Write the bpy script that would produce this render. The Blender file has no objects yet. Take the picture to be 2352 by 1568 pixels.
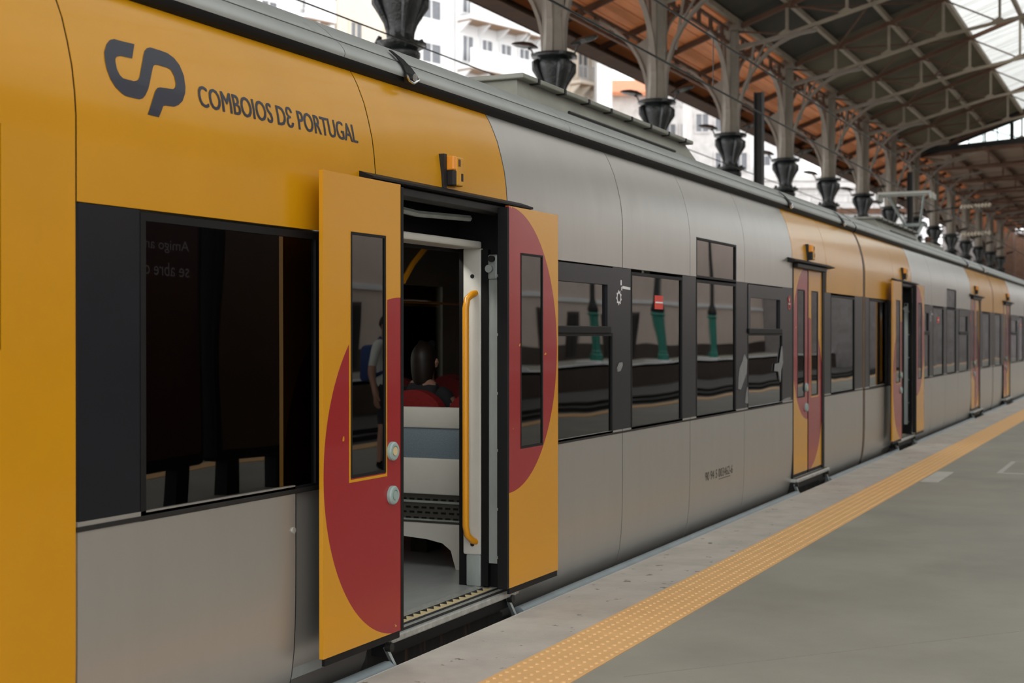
import bpy, bmesh, math, random
from mathutils import Vector, Matrix
random.seed(7)
R = math.radians
scene = bpy.context.scene
COL = scene.collection

# ------------------------------------------------------------------ camera, sky, exposure
CAM = Vector((0.0, -3.4, 1.55))          # eye height above the platform; the train side is the plane y = 0
YAW = 24.907
cam_data = bpy.data.cameras.new('camera')
cam = bpy.data.objects.new('camera', cam_data)
COL.objects.link(cam)
cam.location = CAM
cam.rotation_euler = (R(90 - 0.28), 0, R(YAW - 90))
cam_data.sensor_width = 36.0
cam_data.lens = 50.0
cam_data.clip_end = 500
cam_data.dof.use_dof = True
cam_data.dof.focus_distance = 7.2
cam_data.dof.aperture_fstop = 3.2
scene.camera = cam

world = bpy.data.worlds.new('overcast_sky')
scene.world = world
world.use_nodes = True
bg = world.node_tree.nodes['Background']
bg.inputs[0].default_value = (0.985, 0.985, 0.985, 1)
bg.inputs[1].default_value = 1.0

vs = scene.view_settings
vs.view_transform = 'Standard'
vs.look = 'None'
vs.gamma = 1.0
vs.use_curve_mapping = False
vs.exposure = 1.32

# ------------------------------------------------------------------ materials
MATS = {}
def mat(name, color, rough=0.5, metal=0.0, var=0.0, vscale=4.0, bump=0.0, bscale=30.0, coat=0.0, emit=None, estr=0.0,
        stretch=(1, 1, 1), var2=None, vthr=None, spec=0.5, dirt=None):
    """procedural principled material: base colour with noise variation, optional second colour patches and bump"""
    if name in MATS: return MATS[name]
    m = bpy.data.materials.new(name); m.use_nodes = True
    nt = m.node_tree; n = nt.nodes; l = nt.links
    b = n['Principled BSDF']
    b.inputs['Base Color'].default_value = (*color, 1)
    b.inputs['Roughness'].default_value = rough
    b.inputs['Metallic'].default_value = metal
    b.inputs['Specular IOR Level'].default_value = spec
    b.inputs['Coat Weight'].default_value = coat
    b.inputs['Coat Roughness'].default_value = 0.08
    tc = n.new('ShaderNodeTexCoord')
    mp = n.new('ShaderNodeMapping'); mp.inputs['Scale'].default_value = stretch
    l.new(tc.outputs['Object'], mp.inputs['Vector'])
    out = None
    if var > 0:
        ns = n.new('ShaderNodeTexNoise'); ns.inputs['Scale'].default_value = vscale
        ns.inputs['Detail'].default_value = 6; ns.inputs['Roughness'].default_value = 0.6
        l.new(mp.outputs[0], ns.inputs['Vector'])
        rp = n.new('ShaderNodeValToRGB')
        rp.color_ramp.elements[0].position = 0.3; rp.color_ramp.elements[1].position = 0.7
        rp.color_ramp.elements[0].color = (*[c * (1 - var) for c in color], 1)
        rp.color_ramp.elements[1].color = (*[min(1, c * (1 + var)) for c in color], 1)
        l.new(ns.outputs['Fac'], rp.inputs[0])
        out = rp.outputs[0]
    if var2 is not None:
        ns2 = n.new('ShaderNodeTexNoise'); ns2.inputs['Scale'].default_value = vthr[1]
        ns2.inputs['Detail'].default_value = 8; ns2.inputs['Roughness'].default_value = 0.65
        l.new(mp.outputs[0], ns2.inputs['Vector'])
        r2 = n.new('ShaderNodeValToRGB')
        r2.color_ramp.elements[0].position = vthr[0]; r2.color_ramp.elements[1].position = min(1, vthr[0] + vthr[2])
        r2.color_ramp.elements[0].color = (0, 0, 0, 1); r2.color_ramp.elements[1].color = (1, 1, 1, 1)
        l.new(ns2.outputs['Fac'], r2.inputs[0])
        mx = n.new('ShaderNodeMixRGB')
        l.new(r2.outputs[0], mx.inputs[0])
        if out: l.new(out, mx.inputs[1])
        else: mx.inputs[1].default_value = (*color, 1)
        mx.inputs[2].default_value = (*var2, 1)
        out = mx.outputs[0]
    if out: l.new(out, b.inputs['Base Color'])
    if bump > 0:
        nb = n.new('ShaderNodeTexNoise'); nb.inputs['Scale'].default_value = bscale; nb.inputs['Detail'].default_value = 4
        l.new(mp.outputs[0], nb.inputs['Vector'])
        bp = n.new('ShaderNodeBump'); bp.inputs['Strength'].default_value = bump; bp.inputs['Distance'].default_value = 0.02
        l.new(nb.outputs['Fac'], bp.inputs['Height']); l.new(bp.outputs[0], b.inputs['Normal'])
    if emit:
        b.inputs['Emission Color'].default_value = (*emit, 1); b.inputs['Emission Strength'].default_value = estr
    MATS[name] = m
    return m

def glass(name, tint, ior=1.7, rough=0.015, wave=0.0):
    m = bpy.data.materials.new(name); m.use_nodes = True
    nt = m.node_tree; n = nt.nodes; l = nt.links
    n.remove(n['Principled BSDF'])
    tr = n.new('ShaderNodeBsdfTransparent'); tr.inputs[0].default_value = (*tint, 1)
    gl = n.new('ShaderNodeBsdfGlossy'); gl.inputs['Roughness'].default_value = rough
    fr = n.new('ShaderNodeFresnel'); fr.inputs[0].default_value = ior
    mx = n.new('ShaderNodeMixShader')
    l.new(fr.outputs[0], mx.inputs[0]); l.new(tr.outputs[0], mx.inputs[1]); l.new(gl.outputs[0], mx.inputs[2])
    l.new(mx.outputs[0], n['Material Output'].inputs[0])
    if wave > 0:
        tc = n.new('ShaderNodeTexCoord'); nb = n.new('ShaderNodeTexNoise'); nb.inputs['Scale'].default_value = 1.6
        nb.inputs['Detail'].default_value = 0
        l.new(tc.outputs['Object'], nb.inputs['Vector'])
        bp = n.new('ShaderNodeBump'); bp.inputs['Strength'].default_value = wave; bp.inputs['Distance'].default_value = 0.02
        l.new(nb.outputs['Fac'], bp.inputs['Height'])
        l.new(bp.outputs[0], gl.inputs['Normal'])
    MATS[name] = m
    return m

YELLOW = mat('yellow_paint', (0.58, 0.268, 0.004), 0.27, spec=0.35, var=0.05, vscale=1.5, bump=0.03, bscale=3, coat=0.15,
             var2=(0.33, 0.12, 0.02), vthr=(0.74, 7.0, 0.03))
SILVER = mat('silver_paint', (0.45, 0.435, 0.405), 0.34, 0.65, var=0.025, vscale=2.2, stretch=(3, 3, 0.7), bump=0.16, bscale=1.1,
             var2=(0.22, 0.21, 0.19), vthr=(0.76, 5.0, 0.05))
ROOFGREY = mat('roof_grey_paint', (0.36, 0.38, 0.37), 0.45, 0.0, var=0.10, vscale=2.0, bump=0.02, var2=(0.26, 0.27, 0.25), vthr=(0.62, 4, 0.1))
CHAR = mat('charcoal_panel', (0.010, 0.011, 0.015), 0.32, spec=0.28, var=0.12, vscale=3, var2=(0.30, 0.30, 0.30), vthr=(0.79, 9.0, 0.01))
BLACK = mat('black_rubber', (0.006, 0.006, 0.0065), 0.55, spec=0.25, var=0.15, vscale=8)
DARKMETAL = mat('dark_metal', (0.022, 0.021, 0.020), 0.5, 0.2, spec=0.3, var=0.2, vscale=6)
GLASS = glass('tinted_window_glass', (0.13, 0.125, 0.115), 2.0, 0.01, 0.10)
FARGLASS = glass('far_side_glass', (0.45, 0.45, 0.43), 1.5)
CLEAR = glass('clear_glass', (0.85, 0.9, 0.9), 1.45)
WHITEGRP = mat('white_plastic', (0.60, 0.595, 0.54), 0.38, var=0.04, vscale=5)
BLUEGREY = mat('speckled_blue_grey_plastic', (0.17, 0.22, 0.26), 0.5, var=0.25, vscale=160)
YRAIL = mat('yellow_rail_paint', (0.78, 0.33, 0.012), 0.3, coat=0.3, var=0.03)
GALV = mat('galvanised_steel', (0.36, 0.40, 0.385), 0.5, 0.3, var=0.15, vscale=9, stretch=(1, 1, 0.3))
ALU = mat('worn_aluminium', (0.42, 0.43, 0.41), 0.42, 0.5, var=0.22, vscale=7, stretch=(3, 12, 3), var2=(0.12, 0.11, 0.10), vthr=(0.62, 9, 0.08))
VINYL = mat('grey_vinyl_floor', (0.27, 0.29, 0.285), 0.32, var=0.10, vscale=5, bump=0.02, stretch=(1, 3, 1))
INTERIOR = mat('interior_lining', (0.34, 0.33, 0.27), 0.6, var=0.06)
REDSEAT = mat('red_upholstery', (0.27, 0.012, 0.014), 0.75, var=0.2, vscale=40)
NAVY = mat('navy_lettering', (0.014, 0.016, 0.032), 0.4)
DARKTXT = mat('dark_lettering', (0.07, 0.065, 0.05), 0.6)
WHITETXT = mat('white_lettering', (0.75, 0.75, 0.75), 0.5)
REDSTK = mat('red_sticker', (0.65, 0.05, 0.03), 0.5)
AMBER = mat('amber_lens', (0.55, 0.20, 0.02), 0.25, emit=(1.0, 0.36, 0.03), estr=0.07)
RUST = mat('grimy_underframe', (0.022, 0.020, 0.018), 0.75, var=0.3, vscale=5, stretch=(3, 3, 0.4), var2=(0.11, 0.055, 0.03), vthr=(0.58, 3.0, 0.1))
BUTTON = mat('pale_button_plastic', (0.27, 0.36, 0.345), 0.4, var=0.08, vscale=30)
CREAM = mat('cream_paint', (0.58, 0.47, 0.26), 0.5)
CONC = mat('platform_concrete', (0.29, 0.275, 0.230), 0.62, var=0.13, vscale=0.9, bump=0.06, bscale=90,
           var2=(0.22, 0.207, 0.17), vthr=(0.55, 0.55, 0.25))
COPE = mat('coping_concrete', (0.44, 0.40, 0.355), 0.75, var=0.14, vscale=3.0, bump=0.12, bscale=120,
           var2=(0.16, 0.145, 0.125), vthr=(0.63, 8.0, 0.03))
TACT = mat('tactile_yellow', (0.74, 0.435, 0.18), 0.6, var=0.06, vscale=2.5)
DOME = mat('worn_dome_tops', (0.82, 0.55, 0.28), 0.6)
NOSE = mat('pale_edge_nosing', (0.47, 0.45, 0.42), 0.7, var=0.1, vscale=20)
BALLAST = mat('ballast', (0.07, 0.062, 0.055), 0.9, var=0.3, vscale=14, bump=0.6, bscale=14)
PITWALL = mat('pit_wall', (0.085, 0.060, 0.045), 0.85, var=0.3, vscale=3, stretch=(3, 1, 0.3))
COLGREY = mat('column_grey_paint', (0.215, 0.19, 0.152), 0.55, var=0.15, vscale=3, bump=0.05, var2=(0.16, 0.11, 0.085), vthr=(0.63, 2.5, 0.08))
IRON = mat('dark_iron_paint', (0.013, 0.016, 0.0155), 0.33, var=0.4, vscale=9, bump=0.8, bscale=20)
GREEN = mat('green_iron_paint', (0.035, 0.25, 0.19), 0.35, var=0.08, vscale=3)
STEEL = mat('truss_steel', (0.25, 0.205, 0.148), 0.55, var=0.18, vscale=2.5, var2=(0.15, 0.10, 0.075), vthr=(0.6, 1.5, 0.1))
BRACKET = mat('bracket_steel', (0.20, 0.168, 0.135), 0.55, var=0.15, vscale=2.5)
SHEET = mat('corrugated_sheet', (0.105, 0.088, 0.055), 0.6, var=0.15, vscale=1.2, stretch=(1, 0.3, 1))
SHEETDARK = mat('dark_corrugated_sheet', (0.045, 0.040, 0.030), 0.65, var=0.15, vscale=1.2)  # darker tone for the near roof bays and the canopy deck
SHEETFAR = mat('brown_corrugated_sheet', (0.22, 0.15, 0.105), 0.6, var=0.25, vscale=0.8, stretch=(1, 0.3, 1))
ORANGE = mat('orange_timber', (0.80, 0.28, 0.095), 0.6, var=0.14, vscale=2.0, stretch=(0.4, 4, 4))
RUSTBEAM = mat('rust_brown_steel', (0.12, 0.066, 0.043), 0.75, spec=0.2, var=0.2, vscale=3)
FASCIA = mat('brown_fascia', (0.055, 0.033, 0.022), 0.9, spec=0.08, var=0.15, vscale=2)
WIRE = mat('dark_wire', (0.03, 0.025, 0.022), 0.5, 0.5)
WHITEW = mat('white_render', (0.80, 0.80, 0.80), 0.8, var=0.05, vscale=0.6)
CREAMW = mat('cream_render', (0.72, 0.64, 0.54), 0.8, var=0.04, vscale=0.6)
STONEW = mat('pale_stone', (0.60, 0.585, 0.575), 0.85, var=0.16, vscale=1.5, var2=(0.36, 0.34, 0.34), vthr=(0.58, 0.9, 0.1))
TERRA = mat('terracotta_tiles', (0.55, 0.22, 0.11), 0.8, var=0.15, vscale=3)
WINDARK = mat('dark_window_glass', (0.16, 0.17, 0.19), 0.25, var=0.1)
SOFFITBR = mat('brown_balcony_soffit', (0.30, 0.19, 0.12), 0.8)  # brown tone of the plates under the balconies
RAILG = mat('grey_balcony_railing', (0.42, 0.42, 0.43), 0.6)
PLASTER = mat('pink_plaster', (0.66, 0.54, 0.47), 0.8, var=0.06, vscale=0.8)
DOORBR = mat('dark_brown_door', (0.05, 0.032, 0.024), 0.5, var=0.15)
TUNNEL = mat('grey_granite', (0.30, 0.275, 0.27), 0.85, var=0.2, vscale=1.4)
SKIN = mat('skin', (0.42, 0.23, 0.16), 0.55, var=0.05)
HAIR = mat('dark_hair', (0.018, 0.012, 0.009), 0.5, var=0.3, vscale=30)
SHIRT = mat('pale_shirt_cloth', (0.62, 0.63, 0.60), 0.8, var=0.06, vscale=9)
DKCLOTH = mat('dark_cloth', (0.025, 0.024, 0.028), 0.85, var=0.1)
BLUEBAG = mat('blue_bag_cloth', (0.02, 0.045, 0.16), 0.7, var=0.15)
OCHRE = mat('ochre_cloth', (0.30, 0.13, 0.03), 0.8)

def skylight_mat():
    m = bpy.data.materials.new('milky_skylight_sheet'); m.use_nodes = True
    nt = m.node_tree; n = nt.nodes; l = nt.links
    n.remove(n['Principled BSDF'])
    tr = n.new('ShaderNodeBsdfTransparent'); tr.inputs[0].default_value = (0.62, 0.63, 0.60, 1)
    tl = n.new('ShaderNodeBsdfTranslucent'); tl.inputs[0].default_value = (0.60, 0.61, 0.59, 1)
    tc = n.new('ShaderNodeTexCoord'); mp = n.new('ShaderNodeMapping'); mp.inputs['Scale'].default_value = (9, 0.5, 0.5)
    ns = n.new('ShaderNodeTexNoise'); ns.inputs['Scale'].default_value = 1.0; ns.inputs['Detail'].default_value = 5
    l.new(tc.outputs['Object'], mp.inputs[0]); l.new(mp.outputs[0], ns.inputs['Vector'])
    rp = n.new('ShaderNodeValToRGB'); rp.color_ramp.elements[0].position = 0.35; rp.color_ramp.elements[1].position = 0.65
    rp.color_ramp.elements[0].color = (0.28, 0.28, 0.26, 1); rp.color_ramp.elements[1].color = (0.52, 0.53, 0.52, 1)
    l.new(ns.outputs['Fac'], rp.inputs[0]); l.new(rp.outputs[0], tr.inputs[0])
    mx = n.new('ShaderNodeMixShader'); mx.inputs[0].default_value = 0.35
    l.new(tr.outputs[0], mx.inputs[1]); l.new(tl.outputs[0], mx.inputs[2]); l.new(mx.outputs[0], n['Material Output'].inputs[0])
    return m
SKYL = skylight_mat()
SKYFILL = glass('clear_fill_skylight', (0.80, 0.82, 0.82), 1.45)  # clear glazing put on unseen roof slopes to brighten the far hall
HEATER = mat('grey_perforated_steel', (0.085, 0.082, 0.072), 0.45, 0.3)

def leaf_mat(name, a, b):
    """door paint: yellow with a red half disc (flat print), ellipse a x b about the leaf's own origin, chipped paint"""
    m = bpy.data.materials.new(name); m.use_nodes = True
    nt = m.node_tree; n = nt.nodes; l = nt.links; bs = n['Principled BSDF']
    bs.inputs['Roughness'].default_value = 0.27; bs.inputs['Coat Weight'].default_value = 0.25; bs.inputs['Coat Roughness'].default_value = 0.06
    tc = n.new('ShaderNodeTexCoord'); sp = n.new('ShaderNodeSeparateXYZ'); l.new(tc.outputs['Object'], sp.inputs[0])
    def mth(op, i0, i1):
        k = n.new('ShaderNodeMath'); k.operation = op
        for j, i in enumerate((i0, i1)):
            if isinstance(i, (int, float)): k.inputs[j].default_value = i
            elif i is not None: l.new(i, k.inputs[j])
        return k.outputs[0]
    x2 = mth('POWER', mth('ABSOLUTE', mth('DIVIDE', sp.outputs['X'], a), None), 2.0)
    z2 = mth('POWER', mth('ABSOLUTE', mth('DIVIDE', sp.outputs['Z'], b), None), 2.0)
    ins = mth('LESS_THAN', mth('ADD', x2, z2), 1.0)
    ns = n.new('ShaderNodeTexNoise'); ns.inputs['Scale'].default_value = 11; ns.inputs['Detail'].default_value = 7
    l.new(tc.outputs['Object'], ns.inputs['Vector'])
    chip = mth('LESS_THAN', ns.outputs['Fac'], 0.715)
    fac = mth('MULTIPLY', ins, chip)
    mx = n.new('ShaderNodeMixRGB'); l.new(fac, mx.inputs[0])
    mx.inputs[1].default_value = (0.60, 0.272, 0.006, 1); mx.inputs[2].default_value = (0.30, 0.013, 0.017, 1)
    l.new(mx.outputs[0], bs.inputs['Base Color'])
    return m
LEAF = leaf_mat('yellow_red_door_paint', 0.672, 0.787)

# ------------------------------------------------------------------ helpers
KIDS = {}
class MB:
    """collects shapes and builds them as ONE mesh object"""
    def __init__(s): s.v = []; s.f = []
    def add(s, vs, fs):
        o = len(s.v); s.v += [tuple(p) for p in vs]; s.f += [tuple(i + o for i in f) for f in fs]; return s
    def box(s, x0, x1, y0, y1, z0, z1):
        v = [(x0, y0, z0), (x1, y0, z0), (x1, y1, z0), (x0, y1, z0), (x0, y0, z1), (x1, y0, z1), (x1, y1, z1), (x0, y1, z1)]
        return s.add(v, [(0, 3, 2, 1), (4, 5, 6, 7), (0, 1, 5, 4), (1, 2, 6, 5), (2, 3, 7, 6), (3, 0, 4, 7)])
    def bbox(s, x0, x1, y0, y1, z0, z1, b=0.01):
        """box with chamfered edges along every side"""
        bm = bmesh.new(); bmesh.ops.create_cube(bm, size=1)
        for v in bm.verts:
            v.co = Vector(((x0 + x1) / 2 + v.co.x * (x1 - x0), (y0 + y1) / 2 + v.co.y * (y1 - y0), (z0 + z1) / 2 + v.co.z * (z1 - z0)))
        bmesh.ops.bevel(bm, geom=bm.edges[:], offset=b, segments=2, affect='EDGES', profile=0.5)
        bm.verts.index_update()
        s.add([v.co[:] for v in bm.verts], [[v.index for v in f.verts] for f in bm.faces]); bm.free(); return s
    def bar(s, p0, p1, w, h=None, up=(0, 0, 1)):
        p0 = Vector(p0); p1 = Vector(p1); h = h or w
        d = (p1 - p0).normalized(); u = Vector(up)
        if abs(d.dot(u)) > 0.98: u = Vector((1, 0, 0))
        a = d.cross(u).normalized() * w / 2; b = a.cross(d).normalized() * h / 2
        v = [p0 - a - b, p0 + a - b, p0 + a + b, p0 - a + b, p1 - a - b, p1 + a - b, p1 + a + b, p1 - a + b]
        return s.add([q[:] for q in v], [(0, 3, 2, 1), (4, 5, 6, 7), (0, 1, 5, 4), (1, 2, 6, 5), (2, 3, 7, 6), (3, 0, 4, 7)])
    def tube(s, pts, r, n=8):
        pts = [Vector(p) for p in pts]; rings = []
        a = None
        for i, p in enumerate(pts):
            d = (pts[min(i + 1, len(pts) - 1)] - pts[max(i - 1, 0)]).normalized()
            if a is None:
                a = d.cross(Vector((0, 0, 1)) if abs(d.z) < 0.9 else Vector((1, 0, 0))).normalized()
            a = (a - d * a.dot(d)).normalized(); b = d.cross(a)
            rr = r[i] if isinstance(r, (list, tuple)) else r
            rings.append([(p + (a * math.cos(2 * math.pi * k / n) + b * math.sin(2 * math.pi * k / n)) * rr)[:] for k in range(n)])
        v = sum(rings, []); f = []
        for i in range(len(pts) - 1):
            for k in range(n):
                f.append((i * n + k, i * n + (k + 1) % n, (i + 1) * n + (k + 1) % n, (i + 1) * n + k))
        f.append(tuple(range(n - 1, -1, -1))); f.append(tuple((len(pts) - 1) * n + k for k in range(n)))
        return s.add(v, f)
    def ribbon(s, pts, w, h, side=(1, 0, 0)):
        """a flat bar bent along pts; w is its width along 'side', h its depth"""
        pts = [Vector(p) for p in pts]; sd = Vector(side).normalized() * w / 2; v = []; f = []
        for i, p in enumerate(pts):
            d = (pts[min(i + 1, len(pts) - 1)] - pts[max(i - 1, 0)]).normalized()
            nn = d.cross(sd).normalized() * h / 2
            v += [(p - sd - nn)[:], (p + sd - nn)[:], (p + sd + nn)[:], (p - sd + nn)[:]]
        for i in range(len(pts) - 1):
            for k in range(4):
                f.append((i * 4 + k, i * 4 + (k + 1) % 4, i * 4 + 4 + (k + 1) % 4, i * 4 + 4 + k))
        f += [(3, 2, 1, 0), tuple((len(pts) - 1) * 4 + k for k in range(4))]
        return s.add(v, f)
    def lathe(s, prof, c=(0, 0, 0), n=16, phase=0.0, cap=True):
        v = []; f = []
        for r, z in prof:
            for k in range(n):
                t = 2 * math.pi * k / n + phase
                v.append((c[0] + r * math.cos(t), c[1] + r * math.sin(t), c[2] + z))
        for i in range(len(prof) - 1):
            for k in range(n):
                f.append((i * n + k, i * n + (k + 1) % n, (i + 1) * n + (k + 1) % n, (i + 1) * n + k))
        if cap: f += [tuple(range(n - 1, -1, -1)), tuple((len(prof) - 1) * n + k for k in range(n))]
        return s.add(v, f)
    def disc(s, c, r, depth, axis='y', n=20):
        """a short cylinder whose axis is x or y, from c towards minus axis by depth"""
        v = []
        for e in (0, -depth):
            for k in range(n):
                t = 2 * math.pi * k / n
                if axis == 'y': v.append((c[0] + r * math.cos(t), c[1] + e, c[2] + r * math.sin(t)))
                else: v.append((c[0] + e, c[1] + r * math.cos(t), c[2] + r * math.sin(t)))
        f = [tuple(range(n - 1, -1, -1)), tuple(range(n, 2 * n))]
        f += [(k, (k + 1) % n, n + (k + 1) % n, n + k) for k in range(n)]
        return s.add(v, f)
    def prism(s, poly, axis, e0, e1):
        """poly of 2-D points extruded along an axis (x: poly is y,z; y: poly is x,z; z: poly is x,y)"""
        def P(p, e): return (e, p[0], p[1]) if axis == 'x' else ((p[0], e, p[1]) if axis == 'y' else (p[0], p[1], e))
        n = len(poly); v = [P(p, e0) for p in poly] + [P(p, e1) for p in poly]
        f = [tuple(range(n)), tuple(range(2 * n - 1, n - 1, -1))] + [(k, n + k, n + (k + 1) % n, (k + 1) % n) for k in range(n)]
        return s.add(v, f)
    def mesh(s, name, m, smooth=False):
        me = bpy.data.meshes.new(name); me.from_pydata(s.v, [], s.f)
        if m: me.materials.append(m)
        bm = bmesh.new(); bm.from_mesh(me); bmesh.ops.recalc_face_normals(bm, faces=bm.faces[:]); bm.to_mesh(me); bm.free()
        if smooth: me.shade_smooth()
        if smooth:
            try: me.set_sharp_from_angle(angle=R(40))
            except Exception: pass
        me.update(); return me
    def build(s, name, m, parent=None, smooth=False): return put(name, s.mesh(name, m, smooth), parent)

def put(name, me, parent=None, loc=None):
    o = bpy.data.objects.new(name, me); COL.objects.link(o)
    if loc: o.location = loc
    if parent is not None:
        o.parent = parent; KIDS.setdefault(parent.name, []).append(o)
        if parent.type == 'EMPTY': o.matrix_parent_inverse = Matrix.Translation(-Vector(parent.location))
        elif tuple(parent.location) != (0, 0, 0): o.matrix_parent_inverse = Matrix.Translation(-Vector(parent.location))
    return o
def tag(o, label=None, cat=None, group=None, kind=None):
    if label: o['label'] = label
    if cat: o['category'] = cat
    if group: o['group'] = group
    if kind: o['kind'] = kind
    return o
def thing(name, loc, label=None, cat=None, group=None, kind=None):
    o = bpy.data.objects.new(name, None); COL.objects.link(o); o.location = loc; o.empty_display_size = 0.2
    return tag(o, label, cat, group, kind)
def children(o): return KIDS.get(o.name, [])
def copy_tree(o, parent=None):
    c = o.copy(); COL.objects.link(c)
    if parent is not None: c.parent = parent; c.matrix_parent_inverse = o.matrix_parent_inverse.copy(); KIDS.setdefault(parent.name, []).append(c)
    for ch in children(o): copy_tree(ch, c)
    return c
def struct(o): o['kind'] = 'structure'; return o
def arc(c, r0, a0, a1, n, fn):
    return [fn(c[0] + r0 * math.cos(R(a0 + (a1 - a0) * i / n)), c[1] + r0 * math.sin(R(a0 + (a1 - a0) * i / n))) for i in range(n + 1)]

# ================================================================== THE SETTING: platforms, track beds, far walls
EDGE = -0.10                               # platform edge
def slab(name, m, *b):
    return struct(MB().box(*b).build(name, m))
floor = slab('floor', CONC, -14, 100, -7.25, -0.975, -1.2, 0.0)
cop = slab('floor_coping', COPE, -14, 100, -0.60, EDGE - 0.012, -1.2, 0.0)
nose = MB()
nose.prism([(EDGE - 0.012, -0.10), (EDGE, -0.10), (EDGE + 0.004, -0.008), (EDGE - 0.012, 0.003)], 'x', -14, 60)
struct(nose.build('trim_1', NOSE))
struct(MB().box(-14, 100, -0.975, -0.60, -1.2, -0.004).build('floor_strip_bed', TACT))
# tactile paving: one tile mesh with truncated domes, copied along the edge
tact = thing('tactile_paving', (16, -0.79, 0), 'ochre-yellow tactile paving strip with raised dots along the platform edge', 'paving')
tm = MB(); TW = 0.373
tm.box(0.0008, 0.3992, -0.9735, -0.6015, -0.02, 0.002)
me_t = None
dv = MB()
for i in range(6):
    for j in range(6):
        cx = 0.4 * (i + 0.5) / 6; cy = -0.974 + TW * (j + 0.5) / 6
        dv.lathe([(0.0145, 0.0015), (0.0095, 0.0065)], (cx, cy, 0), 6)
n0 = len(tm.f); tm.add(dv.v, dv.f)
me_t = tm.mesh('tile', TACT); me_t.materials.append(DOME)
for k, p in enumerate(me_t.polygons):
    if k >= n0 and p.normal.z > 0.9 and len(p.vertices) == 6: p.material_index = 1
for i in range(108):
    t = put('tile', me_t, tact, (2.0 + 0.4 * i, 0, 0))
far_t = MB().box(2.0 + 0.4 * 108, 100, -0.9735, -0.6015, -0.02, 0.004).build('far_tiles', TACT, tact); far_t['kind'] = 'stuff'
# saw cut joint, painted patch and access cover in the platform
sj = MB(); sj.bar((6.05, -1.15, 0.0), (8.6, -3.32, 0.0), 0.007, 0.002); struct(sj.build('trim_2', mat('joint_filler', (0.25, 0.235, 0.20), 0.7)))
tag(MB().bbox(15.4, 16.6, -1.17, -0.99, -0.01, 0.004, 0.002).build('paint_patch', mat('pale_grey_paint', (0.50, 0.48, 0.44), 0.6, var=0.1)),
    'small pale grey rectangular patch on the platform beside the tactile strip', 'floor patch')
ac = thing('access_cover', (17.4, -1.95, 0), 'flat grey access cover set in the platform at right edge', 'cover')
MB().bbox(16.7, 18.3, -2.2, -1.62, -0.01, 0.005, 0.002).build('frame', NOSE, ac)
MB().box(16.76, 18.24, -2.14, -1.68, 0.0, 0.007).build('plate', CONC, ac)
# track bed under the train, next platform, lines on the camera's right
slab('floor_track_bed', BALLAST, -14, 120, -0.15, 5.0, -1.35, -1.15)
slab('floor_next_platform', COPE, -14, 120, 4.1, 8.6, -1.2, 0.0)
slab('floor_far_ground', STONEW, -60, 240, 8.6, 120, -1.4, -0.6)
slab('floor_right_track_bed', BALLAST, -14, 120, -22.1, -7.25, -1.35, -1.15)
struct(MB().box(-14, 100, -7.15, -6.75, -0.01, 0.006).build('trim_4', TACT))
slab('floor_opposite_platform', CONC, -14, 120, -28.0, -22.0, -1.2, 0.0)
slab('trim_5', WHITEW, -14, 120, -22.55, -22.0, -0.12, 0.02)
for i in range(2):
    for s in (-0.72, 0.72):
        struct(MB().bbox(-14, 110, -10.6 - 5.6 * i + s - 0.035, -10.6 - 5.6 * i + s + 0.035, -1.15, -1.0, 0.01).build('trim_rail', DARKMETAL))
for s in (-0.72, 0.72):
    struct(MB().bbox(-14, 110, 1.45 + s - 0.035, 1.45 + s + 0.035, -1.15, -1.0, 0.01).build('trim_rail', DARKMETAL))
pw = MB()
pw.box(-14, 120, -22.02, -21.98, -1.2, -0.12)
struct(pw.build('wall_pit', PITWALL))
# opposite station building: plaster wall with doors
wall_o = struct(MB().box(-14, 120, -28.4, -28.0, -0.2, 8.6).build('wall_opposite', PLASTER))
struct(MB().box(-14, 120, -28.0, -27.9, 3.5, 3.75).build('trim_6', WHITEW))
struct(MB().box(-14, 120, -28.0, -27.95, 0.0, 0.9).build('baseboard_opposite', DOORBR))
for i in range(16):
    x = 20 + i * 5.03
    d = struct(MB().box(x, x + 1.5, -28.02, -27.93, 0.0, 2.9).build('door_%d' % (i + 1), DOORBR))
    for q in range(2):
        MB().bbox(x + 0.1 + q * 0.7, x + 0.7 + q * 0.7, -27.95, -27.91, 0.15, 2.75, 0.02).build('door_panel', DARKMETAL, d)
# end wall (granite) far down the line
ew = struct(MB().box(118, 119, -30, 12, -1.2, 9.5).build('wall_end', TUNNEL))
struct(MB().box(90, 118, 8.7, 9.4, -1.2, 9.0).build('wall_side_far', TUNNEL))
for k in range(3):
    struct(MB().box(96 + 8 * k, 97.3 + 8 * k, 6.6, 8.0, -1.2, 9).build('wall_buttress', RUSTBEAM))

# ================================================================== THE TRAIN
PROF_UP = [(0.0, 2.006), (0.0, 2.15), (0.0, 2.30), (0.006, 2.38), (0.018, 2.47), (0.038, 2.555), (0.062, 2.64), (0.097, 2.725), (0.117, 2.765), (0.142, 2.805)]
PROF_LO = [(0.0, 0.906), (0.0, 0.6), (0.001, 0.42), (0.004, 0.30), (0.010, 0.19), (0.022, 0.09), (0.042, 0.01), (0.075, -0.06), (0.11, -0.10), (0.15, -0.12)]
PROF_CH = [(0.165, 2.79), (0.135, 2.798), (0.116, 2.81), (0.106, 2.826), (0.103, 2.842)]
PROF_RF = [(0.102, 2.842), (0.097, 2.852), (0.097, 2.864), (0.103, 2.878), (0.118, 2.897), (0.143, 2.922), (0.158, 2.924),
           (0.160, 2.934), (0.20, 2.972), (0.26, 3.016), (0.36, 3.062), (0.52, 3.10), (0.80, 3.138), (1.45, 3.165)]
W = 2.9
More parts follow.
